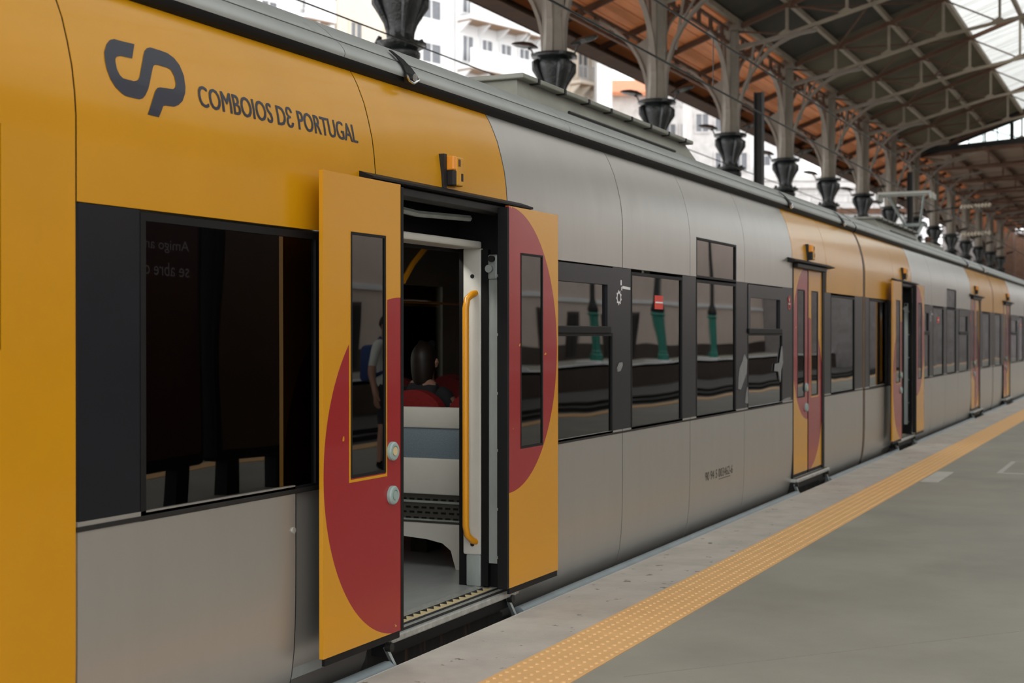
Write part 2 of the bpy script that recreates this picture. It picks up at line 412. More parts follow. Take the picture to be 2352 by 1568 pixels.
def sidey(z):
    P = PROF_LO[::-1] + PROF_UP
    if z <= P[0][1]: return P[0][0]
    for (y0, z0), (y1, z1) in zip(P, P[1:]):
        if z0 <= z <= z1: return y0 + (y1 - y0) * (z - z0) / (z1 - z0 + 1e-9)
    return P[-1][0]
def panel(mb, x0, x1, prof, th=0.028, g=0.006):
    """a bodyside panel: the profile swept from x0 to x1 with a real thickness"""
    x0 += g; x1 -= g; n = len(prof); nx = max(1, int((x1 - x0) / 0.6)); v = []; f = []
    xs = [(x0 + (x1 - x0) * i / nx, 0) for i in range(nx + 1)]
    for x, dy in xs:
        v += [(x, y + dy, z) for y, z in prof]
    m = len(xs)
    for i in range(m - 1):
        for k in range(n - 1):
            f.append((i * n + k, (i + 1) * n + k, (i + 1) * n + k + 1, i * n + k + 1))
    o = len(v)
    v += [(x0, y + th, z) for y, z in prof] + [(x1, y + th, z) for y, z in prof]
    for k in range(n - 1):
        f.append((k, k + 1, o + k + 1, o + k)); f.append(((m - 1) * n + k, o + n + k, o + n + k + 1, (m - 1) * n + k + 1))
        f.append((o + k, o + k + 1, o + n + k + 1, o + n + k))
    f.append((0, o, o + n, (m - 1) * n)); 
    f.append((n - 1, (m - 1) * n + n - 1, o + n + n - 1, o + n - 1))
    mb.add(v, f); return mb
def clip(prof, z0, z1):
    pts = sorted([p for p in prof if z0 < p[1] < z1] + [(sidey(z0), z0), (sidey(z1), z1)], key=lambda p: p[1])
    return pts

def decal(name, polys, m, parent, off=0.002, flip=False):
    """flat print laid on the bodyside: polygons in (x, z) draped over the profile"""
    bm = bmesh.new()
    for poly in polys:
        vs = [bm.verts.new((x, 0, z)) for x, z in poly]
        bm.faces.new(vs)
    return drape(name, bm, m, parent, off)
def drape(name, bm, m, parent, off=0.002):
    bm.normal_update()
    bmesh.ops.triangulate(bm, faces=bm.faces[:])
    zs = [v.co.z for v in bm.verts]
    z = math.floor(min(zs) / 0.02) * 0.02
    while z < max(zs):
        bmesh.ops.bisect_plane(bm, geom=bm.verts[:] + bm.edges[:] + bm.faces[:], plane_co=(0, 0, z), plane_no=(0, 0, 1)); z += 0.02
    for v in bm.verts: v.co.y = sidey(v.co.z) - off
    bmesh.ops.recalc_face_normals(bm, faces=bm.faces[:])
    me = bpy.data.meshes.new(name); bm.to_mesh(me); bm.free(); me.materials.append(m)
    return put(name, me, parent)
def text_bm(body, x0, z0, x1, z1, bold=0.0):
    cu = bpy.data.curves.new('lettering', 'FONT'); cu.body = body; cu.size = 1; cu.offset = bold; cu.resolution_u = 3
    o = bpy.data.objects.new('lettering_tmp', cu); COL.objects.link(o)
    dg = bpy.context.evaluated_depsgraph_get(); me = bpy.data.meshes.new_from_object(o.evaluated_get(dg))
    bpy.data.objects.remove(o); bpy.data.curves.remove(cu)
    bm = bmesh.new(); bm.from_mesh(me); bpy.data.meshes.remove(me)
    xs = [v.co.x for v in bm.verts]; ys = [v.co.y for v in bm.verts]
    for v in bm.verts:
        v.co = Vector((x0 + (v.co.x - min(xs)) / (max(xs) - min(xs)) * (x1 - x0), 0, z0 + (v.co.y - min(ys)) / (max(ys) - min(ys)) * (z1 - z0)))
    return bm

def rect_frame(mb, x0, x1, z0, z1, w, y0, y1):
    mb.box(x0, x0 + w, y0, y1, z0, z1); mb.box(x1 - w, x1, y0, y1, z0, z1)
    mb.box(x0 + w, x1 - w, y0, y1, z1 - w, z1); mb.box(x0 + w, x1 - w, y0, y1, z0, z0 + w)
    return mb

def window(car, x0, x1, z0=0.885, z1=1.985, name='window_pane', fw=0.022, y=0.012):
    p = MB().box(x0 + fw * 0.6, x1 - fw * 0.6, y, y + 0.006, z0 + fw * 0.6, z1 - fw * 0.6).build(name, GLASS, car)
    rect_frame(MB(), x0, x1, z0, z1, fw, y - 0.012, y + 0.02).build('window_frame', BLACK, p)
    return p
def hopper(car, x0, x1):
    """lower fixed pane with a tilting top light above"""
    p = MB().box(x0 + 0.01, x1 - 0.01, 0.012, 0.018, 0.895, 1.555).build('window_pane', GLASS, car)
    rect_frame(MB(), x0, x1, 0.885, 1.56, 0.02, 0.0, 0.03).build('window_frame', BLACK, p)
    t = MB().box(x0 + 0.06, x1 - 0.10, 0.016, 0.022, 1.60, 1.885).build('top_light_pane', GLASS, car)
    fr = MB().box(x0, x0 + 0.07, -0.004, 0.03, 1.56, 1.995).box(x1 - 0.11, x1, -0.004, 0.03, 1.56, 1.995)
    fr.box(x0 + 0.07, x1 - 0.11, -0.004, 0.03, 1.88, 1.995)
    fr.build('top_light_frame', CHAR, t)
    MB().bbox(x0, x1 - 0.06, -0.014, 0.03, 1.558, 1.605, 0.006).build('top_light_rail', BLACK, t)

LEAFZ = (0.156, 2.256)
def leaf(car, xa, xb, inner, high, outer_y, buttons):
    """one sliding door leaf; inner = x of its meeting edge"""
    zc = 1.467 if high else 0.937
    z0, z1 = LEAFZ; th = 0.020
    wx0, wx1 = (xa + 0.225, xa + 0.535) if inner == xb else (xb - 0.535, xb - 0.225)
    wz0, wz1 = 0.912, 2.006
    mb = MB(); y0 = outer_y; y1 = outer_y + th
    mb.box(xa, wx0, y0, y1, z0, z1).box(wx1, xb, y0, y1, z0, z1).box(wx0, wx1, y0, y1, z0, wz0).box(wx0, wx1, y0, y1, wz1, z1)
    me = mb.mesh('door_leaf', LEAF)
    org = Vector((inner, outer_y, zc))
    for v in me.vertices: v.co -= org
    o = put('door_leaf', me, car, org)
    g = MB().box(wx0 - 0.0, wx1 + 0.0, y0 + 0.004, y0 + 0.010, wz0, wz1).build('door_window', GLASS, o)
    rect_frame(MB(), wx0, wx1, wz0, wz1, 0.012, y0 - 0.002, y0 + 0.019).build('window_seal', BLACK, o)
    if not high: rect_frame(MB(), wx0 - 0.013, wx1 + 0.011, wz0 - 0.018, wz1 + 0.004, 0.012, y0 - 0.0012, y0 + 0.002).build('window_border', YELLOW, o)
    s = 1 if inner == xb else -1
    MB().box(min(inner, inner + s * 0.025), max(inner, inner + s * 0.025), y0 - 0.002, y1 + 0.034, z0, z1 - 0.01).build('edge_seal', BLACK, o)
    MB().box(xa + 0.02, xb, y0 + 0.006, y1, z0 - 0.035, z0 - 0.001).build('bottom_seal', BLACK, o)
    MB().box(min(xa + 0.06, xb - 0.02), xb - 0.02, y1, y1 + 0.022, z0 + 0.02, wz0 - 0.02).build('leaf_core', BLACK, o)
    if buttons:
        bx = inner - s * 0.085
        for z, mm in ((1.007, CREAM), (0.802, BUTTON)):
            bt = MB().lathe([(0.0, -0.0)], (0, 0, 0), 3, cap=False)
            prof = [(0.044, 0.0), (0.044, 0.014), (0.038, 0.020), (0.026, 0.021), (0.024, 0.016)]
            mbb = MB(); n = 24; v = []; f = []
            for r, d in prof:
                for k in range(n): v.append((bx + r * math.cos(2 * math.pi * k / n), y0 - d, z + r * math.sin(2 * math.pi * k / n)))
            for i in range(len(prof) - 1):
                for k in range(n): f.append((i * n + k, i * n + (k + 1) % n, (i + 1) * n + (k + 1) % n, (i + 1) * n + k))
            f.append(tuple(range((len(prof) - 1) * n, len(prof) * n)))
            mbb.add(v, f).build('push_button', BUTTON, o, True)
            MB().disc((bx, y0 - 0.015, z), 0.020, 0.006).build('button_face', mm, o)
    return o

def doorway(car, xd, is_open, first_low, detail):
    xe = xd + 1.30
    yo = -0.10 if is_open else 0.012
    if is_open:
        la = (xd - 0.735, xd - 0.06); lb = (xd + 1.145, xd + 1.835)
    else:
        la = (xd - 0.03, xd + 0.637); lb = (xd + 0.663, xd + 1.33)
    leaf(car, la[0], la[1], la[1], not first_low, yo, True)
    leaf(car, lb[0], lb[1], lb[0], first_low, yo, False)
    h = MB(); h.prism([(0.02, 2.255), (-0.075, 2.268), (-0.075, 2.278), (0.0, 2.305), (0.02, 2.305)], 'x', xd - 0.27, xd + 1.53)
    h.build('door_header', BLACK, car)
    MB().bbox(xd - 0.02, xe - 0.03, -0.045, 0.05, 2.215, 2.258, 0.006).build('guide_rail', DARKMETAL, car)
    # lamp over the door
    lx = xd + 0.625
    MB().box(lx - 0.075, lx - 0.045, -0.012, 0.03, 2.30, 2.478).build('lamp_backplate', DARKMETAL, car)
    bx = MB().bbox(lx, lx + 0.075, -0.05, 0.03, 2.318, 2.470, 0.008).build('door_lamp', YELLOW, car)
    MB().bbox(lx - 0.034, lx + 0.004, -0.046, 0.02, 2.40, 2.470, 0.006).build('amber_lens', AMBER, bx)
    MB().bbox(lx - 0.034, lx + 0.004, -0.046, 0.02, 2.318, 2.398, 0.006).build('buzzer_grille', DARKMETAL, bx)
    MB().box(lx + 0.012, lx + 0.034, -0.052, -0.045, 2.42, 2.455).build('lamp_slot', RUSTBEAM, bx)
    MB().box(lx + 0.045, lx + 0.065, -0.052, -0.045, 2.345, 2.385).build('lamp_slot', DARKMETAL, bx)
    # recess: jambs, black hood, lintel
    MB().box(xd - 0.05, xd - 0.01, 0.0, 0.30, 0.12, 2.26).build('door_jamb', BLACK, car)
    MB().box(xe - 0.02, xe + 0.07, 0.0, 0.035, 0.10, 2.26).build('door_jamb', BLACK, car)
    MB().box(xe + 0.03, xe + 0.07, 0.035, 0.30, 0.12, 2.26).build('door_jamb', BLACK, car)
    MB().box(xd - 0.05, xe + 0.07, 0.30, 0.34, 2.02, 2.30).build('door_hood', BLACK, car)
    MB().box(xd - 0.05, xe + 0.07, 0.03, 0.34, 2.26, 2.30).build('door_hood', BLACK, car)
    MB().tube([(xd + 0.05, 0.12, 2.19), (xd + 0.5, 0.12, 2.17), (xd + 1.1, 0.12, 2.19)], 0.018, 6).build('mechanism_tube', GALV, car)
    MB().bbox(xd + 0.0, xe - 0.01, 0.135, 0.30, 2.035, 2.075, 0.01).build('lintel', WHITEGRP, car)
    MB().box(xe + 0.004, xe + 0.03, 0.046, 0.098, 0.26, 1.86).build('seal_strip', GALV, car)
    MB().box(xe - 0.004, xe + 0.03, 0.10, 0.142, 0.13, 2.03).build('rubber_post', BLACK, car)
    MB().bbox(xe - 0.01, xe + 0.02, 0.04, 0.10, 1.86, 2.0, 0.01).build('latch_block', GALV, car)
    MB().disc((xe - 0.01, 0.07, 1.975), 0.018, 0.02, 'x').build('latch_roller', DARKMETAL, car)
    MB().disc((xe - 0.01, 0.085, 1.92), 0.022, 0.02, 'x').build('latch_roller', GALV, car)
    for z in (1.88, 1.55, 1.22, 0.9, 0.57, 0.3):
        MB().disc((xe - 0.02, 0.03, z), 0.008, 0.004, 'x', 8).build('screw', ALU, car)
    # sill, tread plate, warning zigzag
    sl = MB(); sl.bbox(xd - 0.06, xe + 0.08, -0.055, 0.20, 0.085, 0.122, 0.008); s_o = sl.build('door_sill', ALU, car)
    MB().box(xd - 0.05, xe + 0.05, -0.035, -0.012, 0.121, 0.126).build('sill_groove', DARKMETAL, s_o)
    MB().box(xd - 0.05, xe + 0.05, 0.028, 0.042, 0.121, 0.127).build('sill_groove', DARKMETAL, s_o)
    z = MB(); n = 17
    for i in range(n):
        xa = xd + 0.02 + i * (1.24 / n); xb = xa + 1.24 / n
        z.prism([(xa, 0.075), (xb, 0.075), (xb, 0.118)], 'z', 0.121, 0.1245)
    z.box(xd + 0.02, xe - 0.03, 0.060, 0.076, 0.121, 0.1245)
    z.build('warning_zigzag', CREAM, s_o)
    MB().box(xd + 0.02, xe - 0.03, 0.076, 0.125, 0.121, 0.1235).build('zigzag_ground', DARKMETAL, s_o)
    # under the sill
    MB().box(xd - 0.10, xe + 0.10, 0.06, 0.10, -0.75, 0.085).build('step_well', RUST, car)
    MB().box(xd - 0.06, xe + 0.08, -0.02, 0.08, 0.02, 0.085).build('sill_carrier', BLACK, car)
    for bxx in (xd - 0.08, xe - 0.02):
        b = MB(); b.bar((bxx, -0.03, 0.07), (bxx + 0.10, -0.09, -0.16), 0.035, 0.012); br = b.build('step_bracket', GALV, car)
        MB().disc((bxx + 0.0, -0.035, 0.075), 0.022, 0.03).build('bracket_bolt', DARKMETAL, br)
    # draught screen post with yellow grab rail
    po = MB().bbox(xe + 0.0, xe + 0.06, 0.146, 0.262, 0.30, 2.04, 0.012).build('screen_post', WHITEGRP, car, True)
    MB().bbox(xe + 0.005, xe + 0.055, 0.15, 0.245, 0.12, 0.305, 0.012).build('post_sleeve', GALV, po, True)
    for zz in (1.88, 0.36):
        MB().disc((xe - 0.0, 0.20, zz), 0.012, 0.004, 'x', 12).build('post_screw', DARKMETAL, po)
    yb = 0.190; pts = [(xe + 0.01, yb - 0.01, 1.785), (xe - 0.02, yb + 0.0, 1.78), (xe - 0.05, yb + 0.018, 1.75), (xe - 0.06, yb + 0.022, 1.70)]
    pts += [(xe - 0.06, yb + 0.022, zz) for zz in (1.4, 1.0, 0.7, 0.47)] + [(xe - 0.05, yb + 0.018, 0.42), (xe - 0.02, yb, 0.385), (xe + 0.01, yb - 0.01, 0.375)]
    MB().tube(pts, 0.019, 12).build('grab_rail', YRAIL, car, True)

def seat_back(car, x, y0, y1):
    """transverse seat-back shell seen from the door"""
    s = thing_part = MB()
    prof = [(x + 0.03, 1.104), (x, 1.10), (x - 0.004, 0.975)]
    MB().bbox(x, x + 0.05, y0, y1, 0.975, 1.104, 0.012).build('seat_shell', WHITEGRP, car, True)
    MB().bbox(x + 0.012, x + 0.05, y0, y1, 0.785, 0.98, 0.006).build('seat_pad', BLUEGREY, car, True)
    MB().bbox(x, x + 0.06, y0, y1, 0.568, 0.79, 0.012).build('seat_shell', WHITEGRP, car, True)
    h = MB().box(x + 0.02, x + 0.30, y0, y1, 0.39, 0.57).build('heater_grille', HEATER, car)
    sl = MB()
    for r, zz in enumerate((0.535, 0.485, 0.455, 0.42)):
        nn = int((y1 - y0) / 0.055)
        for k in range(nn):
            ya = y0 + 0.01 + k * 0.055 + (0.025 if r % 2 else 0)
            sl.box(x + 0.017, x + 0.022, ya, ya + 0.034, zz - 0.006, zz + 0.006)
    sl.build('heater_slots', BLACK, h)['kind'] = 'stuff'
    rr = MB().box(x + 0.012, x + 0.03, y0, y1, 0.515, 0.528).box(x + 0.012, x + 0.03, y0, y1, 0.405, 0.415)
    rr.build('heater_ribs', GALV, h)
    poly = [(y0, 0.39), (y1, 0.39), (y1, 0.30), (y0 + 0.55, 0.315), (y0 + 0.24, 0.295), (y0 + 0.13, 0.275), (y0 + 0.075, 0.235), (y0 + 0.04, 0.12), (y0 - 0.02, 0.12)]
    MB().prism(poly, 'x', x - 0.006, x + 0.05).build('seat_leg', WHITEGRP, car)

def red_seat(car, x, y, w=0.44):
    prof = []
    v = MB()
    pts = [(y - w / 2, 0.55), (y + w / 2, 0.55), (y + w / 2, 1.02)] + [(y + w / 2 * math.cos(R(t)), 1.02 + 0.17 * math.sin(R(t))) for t in range(15, 180, 15)] + [(y - w / 2, 1.02)]
    s = v.prism(pts, 'x', x, x + 0.09).build('seat_back', REDSEAT, car)
    MB().bbox(x, x + 0.46, y - w / 2, y + w / 2, 0.45, 0.56, 0.03).build('seat_cushion', REDSEAT, car)
    MB().box(x + 0.1, x + 0.3, y - 0.06, y + 0.06, 0.12, 0.45).build('seat_pedestal', DARKMETAL, car)

UP_SEAMS = [2.016, 3.474, 5.33, 6.826, 8.376, 10.104]     # measured from the car's front joint
PITCH = 13.70
def build_car(x0, n, label, cab, doors_open):
    car = thing('railcar', (x0, 1.45, -1.15), label, 'railcar', 'coupled cars of the yellow and silver train')
    a, b = x0, x0 + PITCH
    g1 = 0.0 if cab else 0.06
    X = lambda d: x0 + d
    d1, d2 = X(2.136), X(10.17)          # doorways
    # upper panels
    segs = [(X(g1), X(2.016), YELLOW), (X(2.016), X(3.474), YELLOW), (X(3.474), X(5.328), SILVER), (X(5.328), X(6.824), SILVER),
            None, (X(8.374), X(10.104), SILVER), (X(10.104), X(11.62), YELLOW), (X(11.62), X(13.70) - 0.06, YELLOW)]
    for sg in segs:
        if sg is None:
            m = MB(); wa, wb = X(6.985), X(8.115)
            panel(m, X(6.824), wa, PROF_UP, g=0.003); panel(m, wb, X(8.374), PROF_UP, g=0.003)
            panel(m, wa - 0.006, wb + 0.006, clip(PROF_UP, 2.318, 2.805), g=0.003)
            m.build('upper_panel', SILVER, car, True)
            window(car, wa, wb, 2.0, 2.318, 'upper_window_pane', 0.018)
        else:
            pr = PROF_UP
            over_door = (abs(sg[0] - X(2.016)) < 1e-6 or abs(sg[0] - X(10.104)) < 1e-6)
            if over_door: pr = clip(PROF_UP, 2.285, 2.805)
            panel(MB(), sg[0], sg[1], pr).build('upper_panel', sg[2], car, True)
    # lower panels
    los = [(X(g1), X(1.345)), (X(1.345), X(2.08)), (X(3.50), X(5.328)), (X(5.328), X(6.824)), (X(6.824), X(8.374)), (X(8.374), X(10.12)), (X(11.52), X(13.70) - 0.06)]
    for i, (p, q) in enumerate(los):
        pr = PROF_LO[::-1]
        if i == 1: pr = [(y + 0.03, z) for y, z in pr]
        panel(MB(), p, q, pr).build('lower_panel', SILVER, car, True)
    # dark frame behind the panel joints
    k = MB()
    k.add(*sweep([(y + 0.003, z) for y, z in PROF_UP], X(g1 * 0.5), X(2.12))); k.add(*sweep([(y + 0.003, z) for y, z in clip(PROF_UP, 2.29, 2.805)], X(2.12), X(3.46)))
    k.add(*sweep([(y + 0.003, z) for y, z in PROF_UP], X(3.46), X(6.985))); k.add(*sweep([(y + 0.003, z) for y, z in clip(PROF_UP, 2.32, 2.805)], X(6.985), X(8.115)))
    k.add(*sweep([(y + 0.003, z) for y, z in PROF_UP], X(8.115), X(10.15))); k.add(*sweep([(y + 0.003, z) for y, z in clip(PROF_UP, 2.29, 2.805)], X(10.15), X(11.49)))
    k.add(*sweep([(y + 0.003, z) for y, z in PROF_UP], X(11.49), X(13.70) - g1 * 0.5))
    LO = [(y + 0.003, z) for y, z in PROF_LO]
    for p, q in ((X(0.03), X(1.35)), (X(3.52), X(10.10)), (X(11.54), X(13.66))): k.add(*sweep(LO, p, q))
    k.build('body_frame', BLACK, car)
    for p, q in ((X(0.0), X(2.05)), (X(3.52), X(10.10)), (X(11.54), X(13.70))):
        MB().tube([(p, -0.045, -0.030), (q, -0.045, -0.030)], 0.042, 10).build('skirt_rail', mat('blue_grey_skirt', (0.20, 0.235, 0.25), 0.5, var=0.15, vscale=3), car, True)
    # window band
    pil = lambda p, q, mm=CHAR: MB().box(X(p) + 0.002, X(q) - 0.002, 0.002, 0.05, 0.893, 2.003).build('window_pillar', mm, car)
    if cab:
        pil(0.012, 0.335)
    else:
        pil(0.07, 0.335)
    window(car, X(0.335), X(1.53), 0.87, 1.995, fw=0.03)
    pil(1.53, 2.10, CHAR)
    pil(3.49, 3.66); hopper(car, X(3.66), X(5.145)); pil(5.145, 5.50); window(car, X(5.50), X(6.64)); pil(6.64, 6.985)
    window(car, X(6.985), X(8.115)); pil(8.115, 8.485); hopper(car, X(8.485), X(9.72)); pil(9.72, 10.12)
    pil(11.50, 11.85); window(car, X(11.85), X(13.15)); pil(13.15, 13.63)
    st = MB().box(X(0.0), X(2.08), -0.003, 0.02, 0.872, 0.890).box(X(3.5), X(10.12), -0.003, 0.02, 0.880, 0.893).box(X(11.52), X(13.64), -0.003, 0.02, 0.880, 0.893)
    st.build('sill_strip', DARKMETAL, car)
    # roof shell with rounded cantrail
    rs = [X(0) - (0.0 if cab else -0.03), X(1.9) if cab else X(2.3), X(4.63), X(9.4), X(11.9), X(13.67)]
    for p, q in zip(rs, rs[1:]):
        full = PROF_RF + [(W - y, z) for y, z in PROF_RF[::-1]]
        m = MB(); m.add(*sweep(full, p + 0.002, q - 0.002)); m.build('roof_panel', ROOFGREY, car, True)
        MB().add(*sweep(PROF_CH, p, q)).build('cantrail_channel', BLACK, car, True)
        MB().tube([(p + 0.003, 0.1475, 2.926), (q - 0.003, 0.1475, 2.926)], 0.003, 5).build('cantrail_groove', mat('dark_groove_line', (0.12, 0.12, 0.115), 0.7), car)  # thin dark strip drawn along the groove in the roof edge
    # pressed steel notch caps in the cantrail
    for d in ((2.50,) if cab else ()) + (10.35, 12.9):
        e = MB(); cx = X(d)
        e.lathe([(0.0, 0)], (0, 0, 0), 3, cap=False)
        pts = [(0.205, 2.985), (0.15, 2.94), (0.11, 2.895), (0.085, 2.855), (0.085, 2.83), (0.10, 2.812)]
        wd = [0.012, 0.03, 0.045, 0.06, 0.065, 0.04]
        v = []; f = []
        for (y, z), w2 in zip(pts, wd): v += [(cx - w2, y - 0.012, z + 0.004), (cx + w2, y - 0.012, z + 0.004)]
        for i in range(len(pts) - 1): f.append((2 * i, 2 * i + 1, 2 * i + 3, 2 * i + 2))
        vt = [(x, y + 0.01, z) for x, y, z in v]; o = len(v); f += [tuple(i + o for i in q[::-1]) for q in f]
        per = [2 * i for i in range(len(pts))] + [2 * i + 1 for i in range(len(pts) - 1, -1, -1)]
        f += [(per[i], per[(i + 1) % len(per)], per[(i + 1) % len(per)] + o, per[i] + o) for i in range(len(per))]
        e.add(v + vt, f); e.build('cantrail_cap', BLACK, car)
        MB().tube([(cx + 0.055, 0.068, 2.858), (cx + 0.062, 0.066, 2.838), (cx + 0.02, 0.074, 2.816), (cx - 0.03, 0.070, 2.822), (cx - 0.055, 0.070, 2.845)], 0.006, 6).build('cap_rim', mat('bright_steel', (0.75, 0.76, 0.76), 0.2, 0.9), car, True)
        MB().disc((cx + 0.03, 0.073, 2.845), 0.022, 0.004).build('cap_mirror', mat('bright_steel', (0.75, 0.76, 0.76), 0.2, 0.9), car)
    # far side of the car, floor, ceiling, ends
    MB().box(X(0.02), X(13.66), 0.20, W - 0.05, 0.06, 0.119).build('interior_floor', VINYL, car)
    for p, q in ((X(0.02), d1 - 0.05), (d1 + 1.37, d2 - 0.05), (d2 + 1.37, X(13.66))):
        MB().box(p, q, 0.05, 0.2, 0.06, 0.119).build('interior_floor', VINYL, car)
    MB().box(X(0.02), X(13.66), 0.20, W - 0.2, 2.40, 2.44).build('interior_ceiling', INTERIOR, car)
    fw = MB().box(X(0.02), X(13.66), W - 0.06, W, 0.06, 0.95).box(X(0.02), X(13.66), W - 0.06, W, 2.0, 2.80)
    ws = [(0.4, 1.5), (2.2, 2.55), (2.9, 3.3), (3.7, 5.1), (5.55, 6.6), (7.0, 8.1), (8.5, 9.7), (10.3, 10.7), (11.0, 11.3), (11.9, 13.1)]
    e0 = 0.02
    for p, q in ws + [(13.66, 13.66)]:
        fw.box(X(e0), X(p), W - 0.06, W, 0.95, 2.0); e0 = q
    fw.build('far_side_wall', INTERIOR, car)
    fd = MB().box(X(2.1), X(3.45), W - 0.09, W - 0.061, 1.72, 2.05).box(X(2.1), X(2.2), W - 0.09, W - 0.061, 0.12, 2.05).box(X(3.3), X(3.45), W - 0.09, W - 0.061, 0.12, 2.05).box(X(2.55), X(2.9), W - 0.09, W - 0.061, 0.12, 2.0)
    fd.build('far_side_door', YELLOW, car)
    for p, q in ws:
        MB().box(X(p), X(q), W - 0.04, W - 0.03, 0.95, 2.0).build('far_window_pane', FARGLASS, car)
    en = [X(0.01), X(13.64)]
    for xx in en:
        MB().box(xx, xx + 0.03, 0.04, 0.95, -0.02, 2.28).box(xx, xx + 0.03, 0.17, 0.95, 2.28, 2.78).box(xx, xx + 0.03, W - 0.95, W - 0.17, 2.28, 2.78).box(xx, xx + 0.03, 1.95, W, -0.1, 2.28).box(xx, xx + 0.03, 0.95, 1.95, 2.05, 2.78).build('end_wall', BLACK, car)
    MB().box(X(0.3), X(13.4), 0.25, W - 0.25, -0.62, 0.05).build('underframe', RUST, car)
    for bx in (X(0.0),):
        if cab: continue
        for s in (-0.9, 0.9):
            MB().lathe([(0.10, 0)], (0, 0, 0), 3, cap=False)
            MB().disc((bx + s, 0.78, -0.62), 0.38, -0.13, 'y', 28).build('wheel', DARKMETAL, car, True)
            MB().bbox(bx + s - 0.16, bx + s + 0.16, 0.50, 0.70, -0.75, -0.45, 0.03).build('axle_box', RUST, car)
        MB().bbox(bx - 1.3, bx + 1.3, 0.56, 0.66, -0.58, -0.36, 0.03).build('bogie_frame', RUST, car)
    if not cab:
        gb = MB(); gb.add(*sweep_closed([(y + 0.075, z) for y, z in PROF_LO[::-1] + PROF_UP], X(0) - 0.06, X(0) + 0.07)); gb.build('gangway_bellows', BLACK, car)
        st = mat('bronze_joint_strip', (0.22, 0.13, 0.06), 0.4, 0.3, var=0.2)
        MB().add(*sweep_closed([(y + 0.004, z) for y, z in PROF_LO[::-1] + PROF_UP], X(0) + 0.005, X(0) + 0.050)).build('joint_strip', st, car)
    doorway(car, d1, doors_open[0], True, cab)
    doorway(car, d2, doors_open[1], False, False)
    # vestibule lamp in the ceiling behind the lintel
    lp = MB().bbox(d1 + 0.25, d1 + 1.15, 0.55, 0.75, 2.345, 2.40, 0.01).build('ceiling_lamp', WHITEGRP, car)
    MB().box(d1 + 0.28, d1 + 1.12, 0.57, 0.73, 2.338, 2.346).build('lamp_diffuser', mat('lit_diffuser', (0.8, 0.8, 0.78), 0.5, emit=(1.0, 0.97, 0.9), estr=9.0), lp)
    # interior furniture
    seat_back(car, X(3.916), 0.51, 1.25)
    seat_back(car, X(3.916), 1.75, 2.75)
    for yy in (0.62, 1.10, 2.0, 2.5):
        for xx in (4.35, 5.25, 6.6, 7.6, 8.9):
            red_seat(car, X(xx), yy)
    MB().tube([(X(4.42), 1.2, 1.9), (X(4.55), 1.2, 2.02), (X(4.75), 1.2, 2.15), (X(5.0), 1.2, 2.25), (X(6.0), 1.2, 2.27)], 0.02, 8).build('ceiling_rail', YRAIL, car, True)
    MB().tube([(X(3.3), 2.55, 1.83), (X(9.5), 2.55, 1.83)], 0.012, 6).build('luggage_rail', YRAIL, car, True)
    # prints
    dec = MB()
    for xq in (X(9.80),):
        ring = []
        rp = MB(); n = 20
        for r_in, r_out, mm, nm in ((0.0, 0.062, WHITETXT, 'sign_ground'), (0.055, 0.068, REDSTK, 'sign_ring')):
            v = []; f = []
            for k in range(n):
                t = 2 * math.pi * k / n
                v += [(xq + 0.18 + r_in * math.cos(t), -0.0005 - (0.001 if r_in else 0), 1.86 + r_in * math.sin(t)), (xq + 0.18 + r_out * math.cos(t), -0.0005 - (0.001 if r_in else 0), 1.86 + r_out * math.sin(t))]
            for k in range(n): f.append((2 * k, 2 * k + 1, 2 * ((k + 1) % n) + 1, 2 * ((k + 1) % n)))
            MB().add(v, f).build(nm, mm if nm == 'sign_ring' else CHAR, car)
        MB().bar((xq + 0.135, -0.002, 1.905), (xq + 0.225, -0.002, 1.815), 0.002, 0.012, up=(1, 0, 1)).build('sign_bar', REDSTK, car)
        MB().box(xq + 0.15, xq + 0.22, -0.0025, -0.001, 1.842, 1.856).box(xq + 0.175, xq + 0.190, -0.0025, -0.001, 1.856, 1.905).build('sign_cigarette', WHITETXT, car)
    gx, gz = X(5.26), 1.80
    gear = MB(); n = 9; v = []; f = []
    for k in range(36):
        t = 2 * math.pi * k / 36; ro = 0.052 if (k // 2) % 2 else 0.040
        v += [(gx + 0.028 * math.cos(t), 0.0005, gz + 0.028 * math.sin(t)), (gx + ro * math.cos(t), 0.0005, gz + ro * math.sin(t))]
    for k in range(36): f.append((2 * k, 2 * k + 1, 2 * ((k + 1) % 36) + 1, 2 * ((k + 1) % 36)))
    gear.add(v, f)
    gear.box(gx + 0.03, gx + 0.05, -0.0005, 0.001, gz + 0.085, gz + 0.12).box(gx + 0.045, gx + 0.06, -0.0005, 0.001, gz + 0.05, gz + 0.075)
    gear.build('gear_mark', WHITETXT, car)
    MB().bar((X(5.325), -0.0005, 1.872), (X(5.475), -0.0005, 1.866), 0.002, 0.018).build('mark_bar', WHITETXT, car)
    MB().box(X(6.02), X(6.20), 0.008, 0.0105, 1.735, 1.835).build('window_sticker', REDSTK, car)
    MB().box(X(6.03), X(6.19), 0.006, 0.0082, 1.778, 1.790).build('sticker_line', WHITETXT, car)
    return car

def sweep(prof, x0, x1):
    n = len(prof); v = [(x0, y, z) for y, z in prof] + [(x1, y, z) for y, z in prof]
    return v, [(k, k + 1, n + k + 1, n + k) for k in range(n - 1)]
def sweep_closed(prof, x0, x1, th=0.05):
    n = len(prof); v = []
    for x in (x0, x1):
        v += [(x, y, z) for y, z in prof] + [(x, y + th, z) for y, z in prof[::-1]]
    m = 2 * n
    return v, [tuple(range(m)), tuple(range(2 * m - 1, m - 1, -1))] + [(k, (k + 1) % m, m + (k + 1) % m, m + k) for k in range(m)]

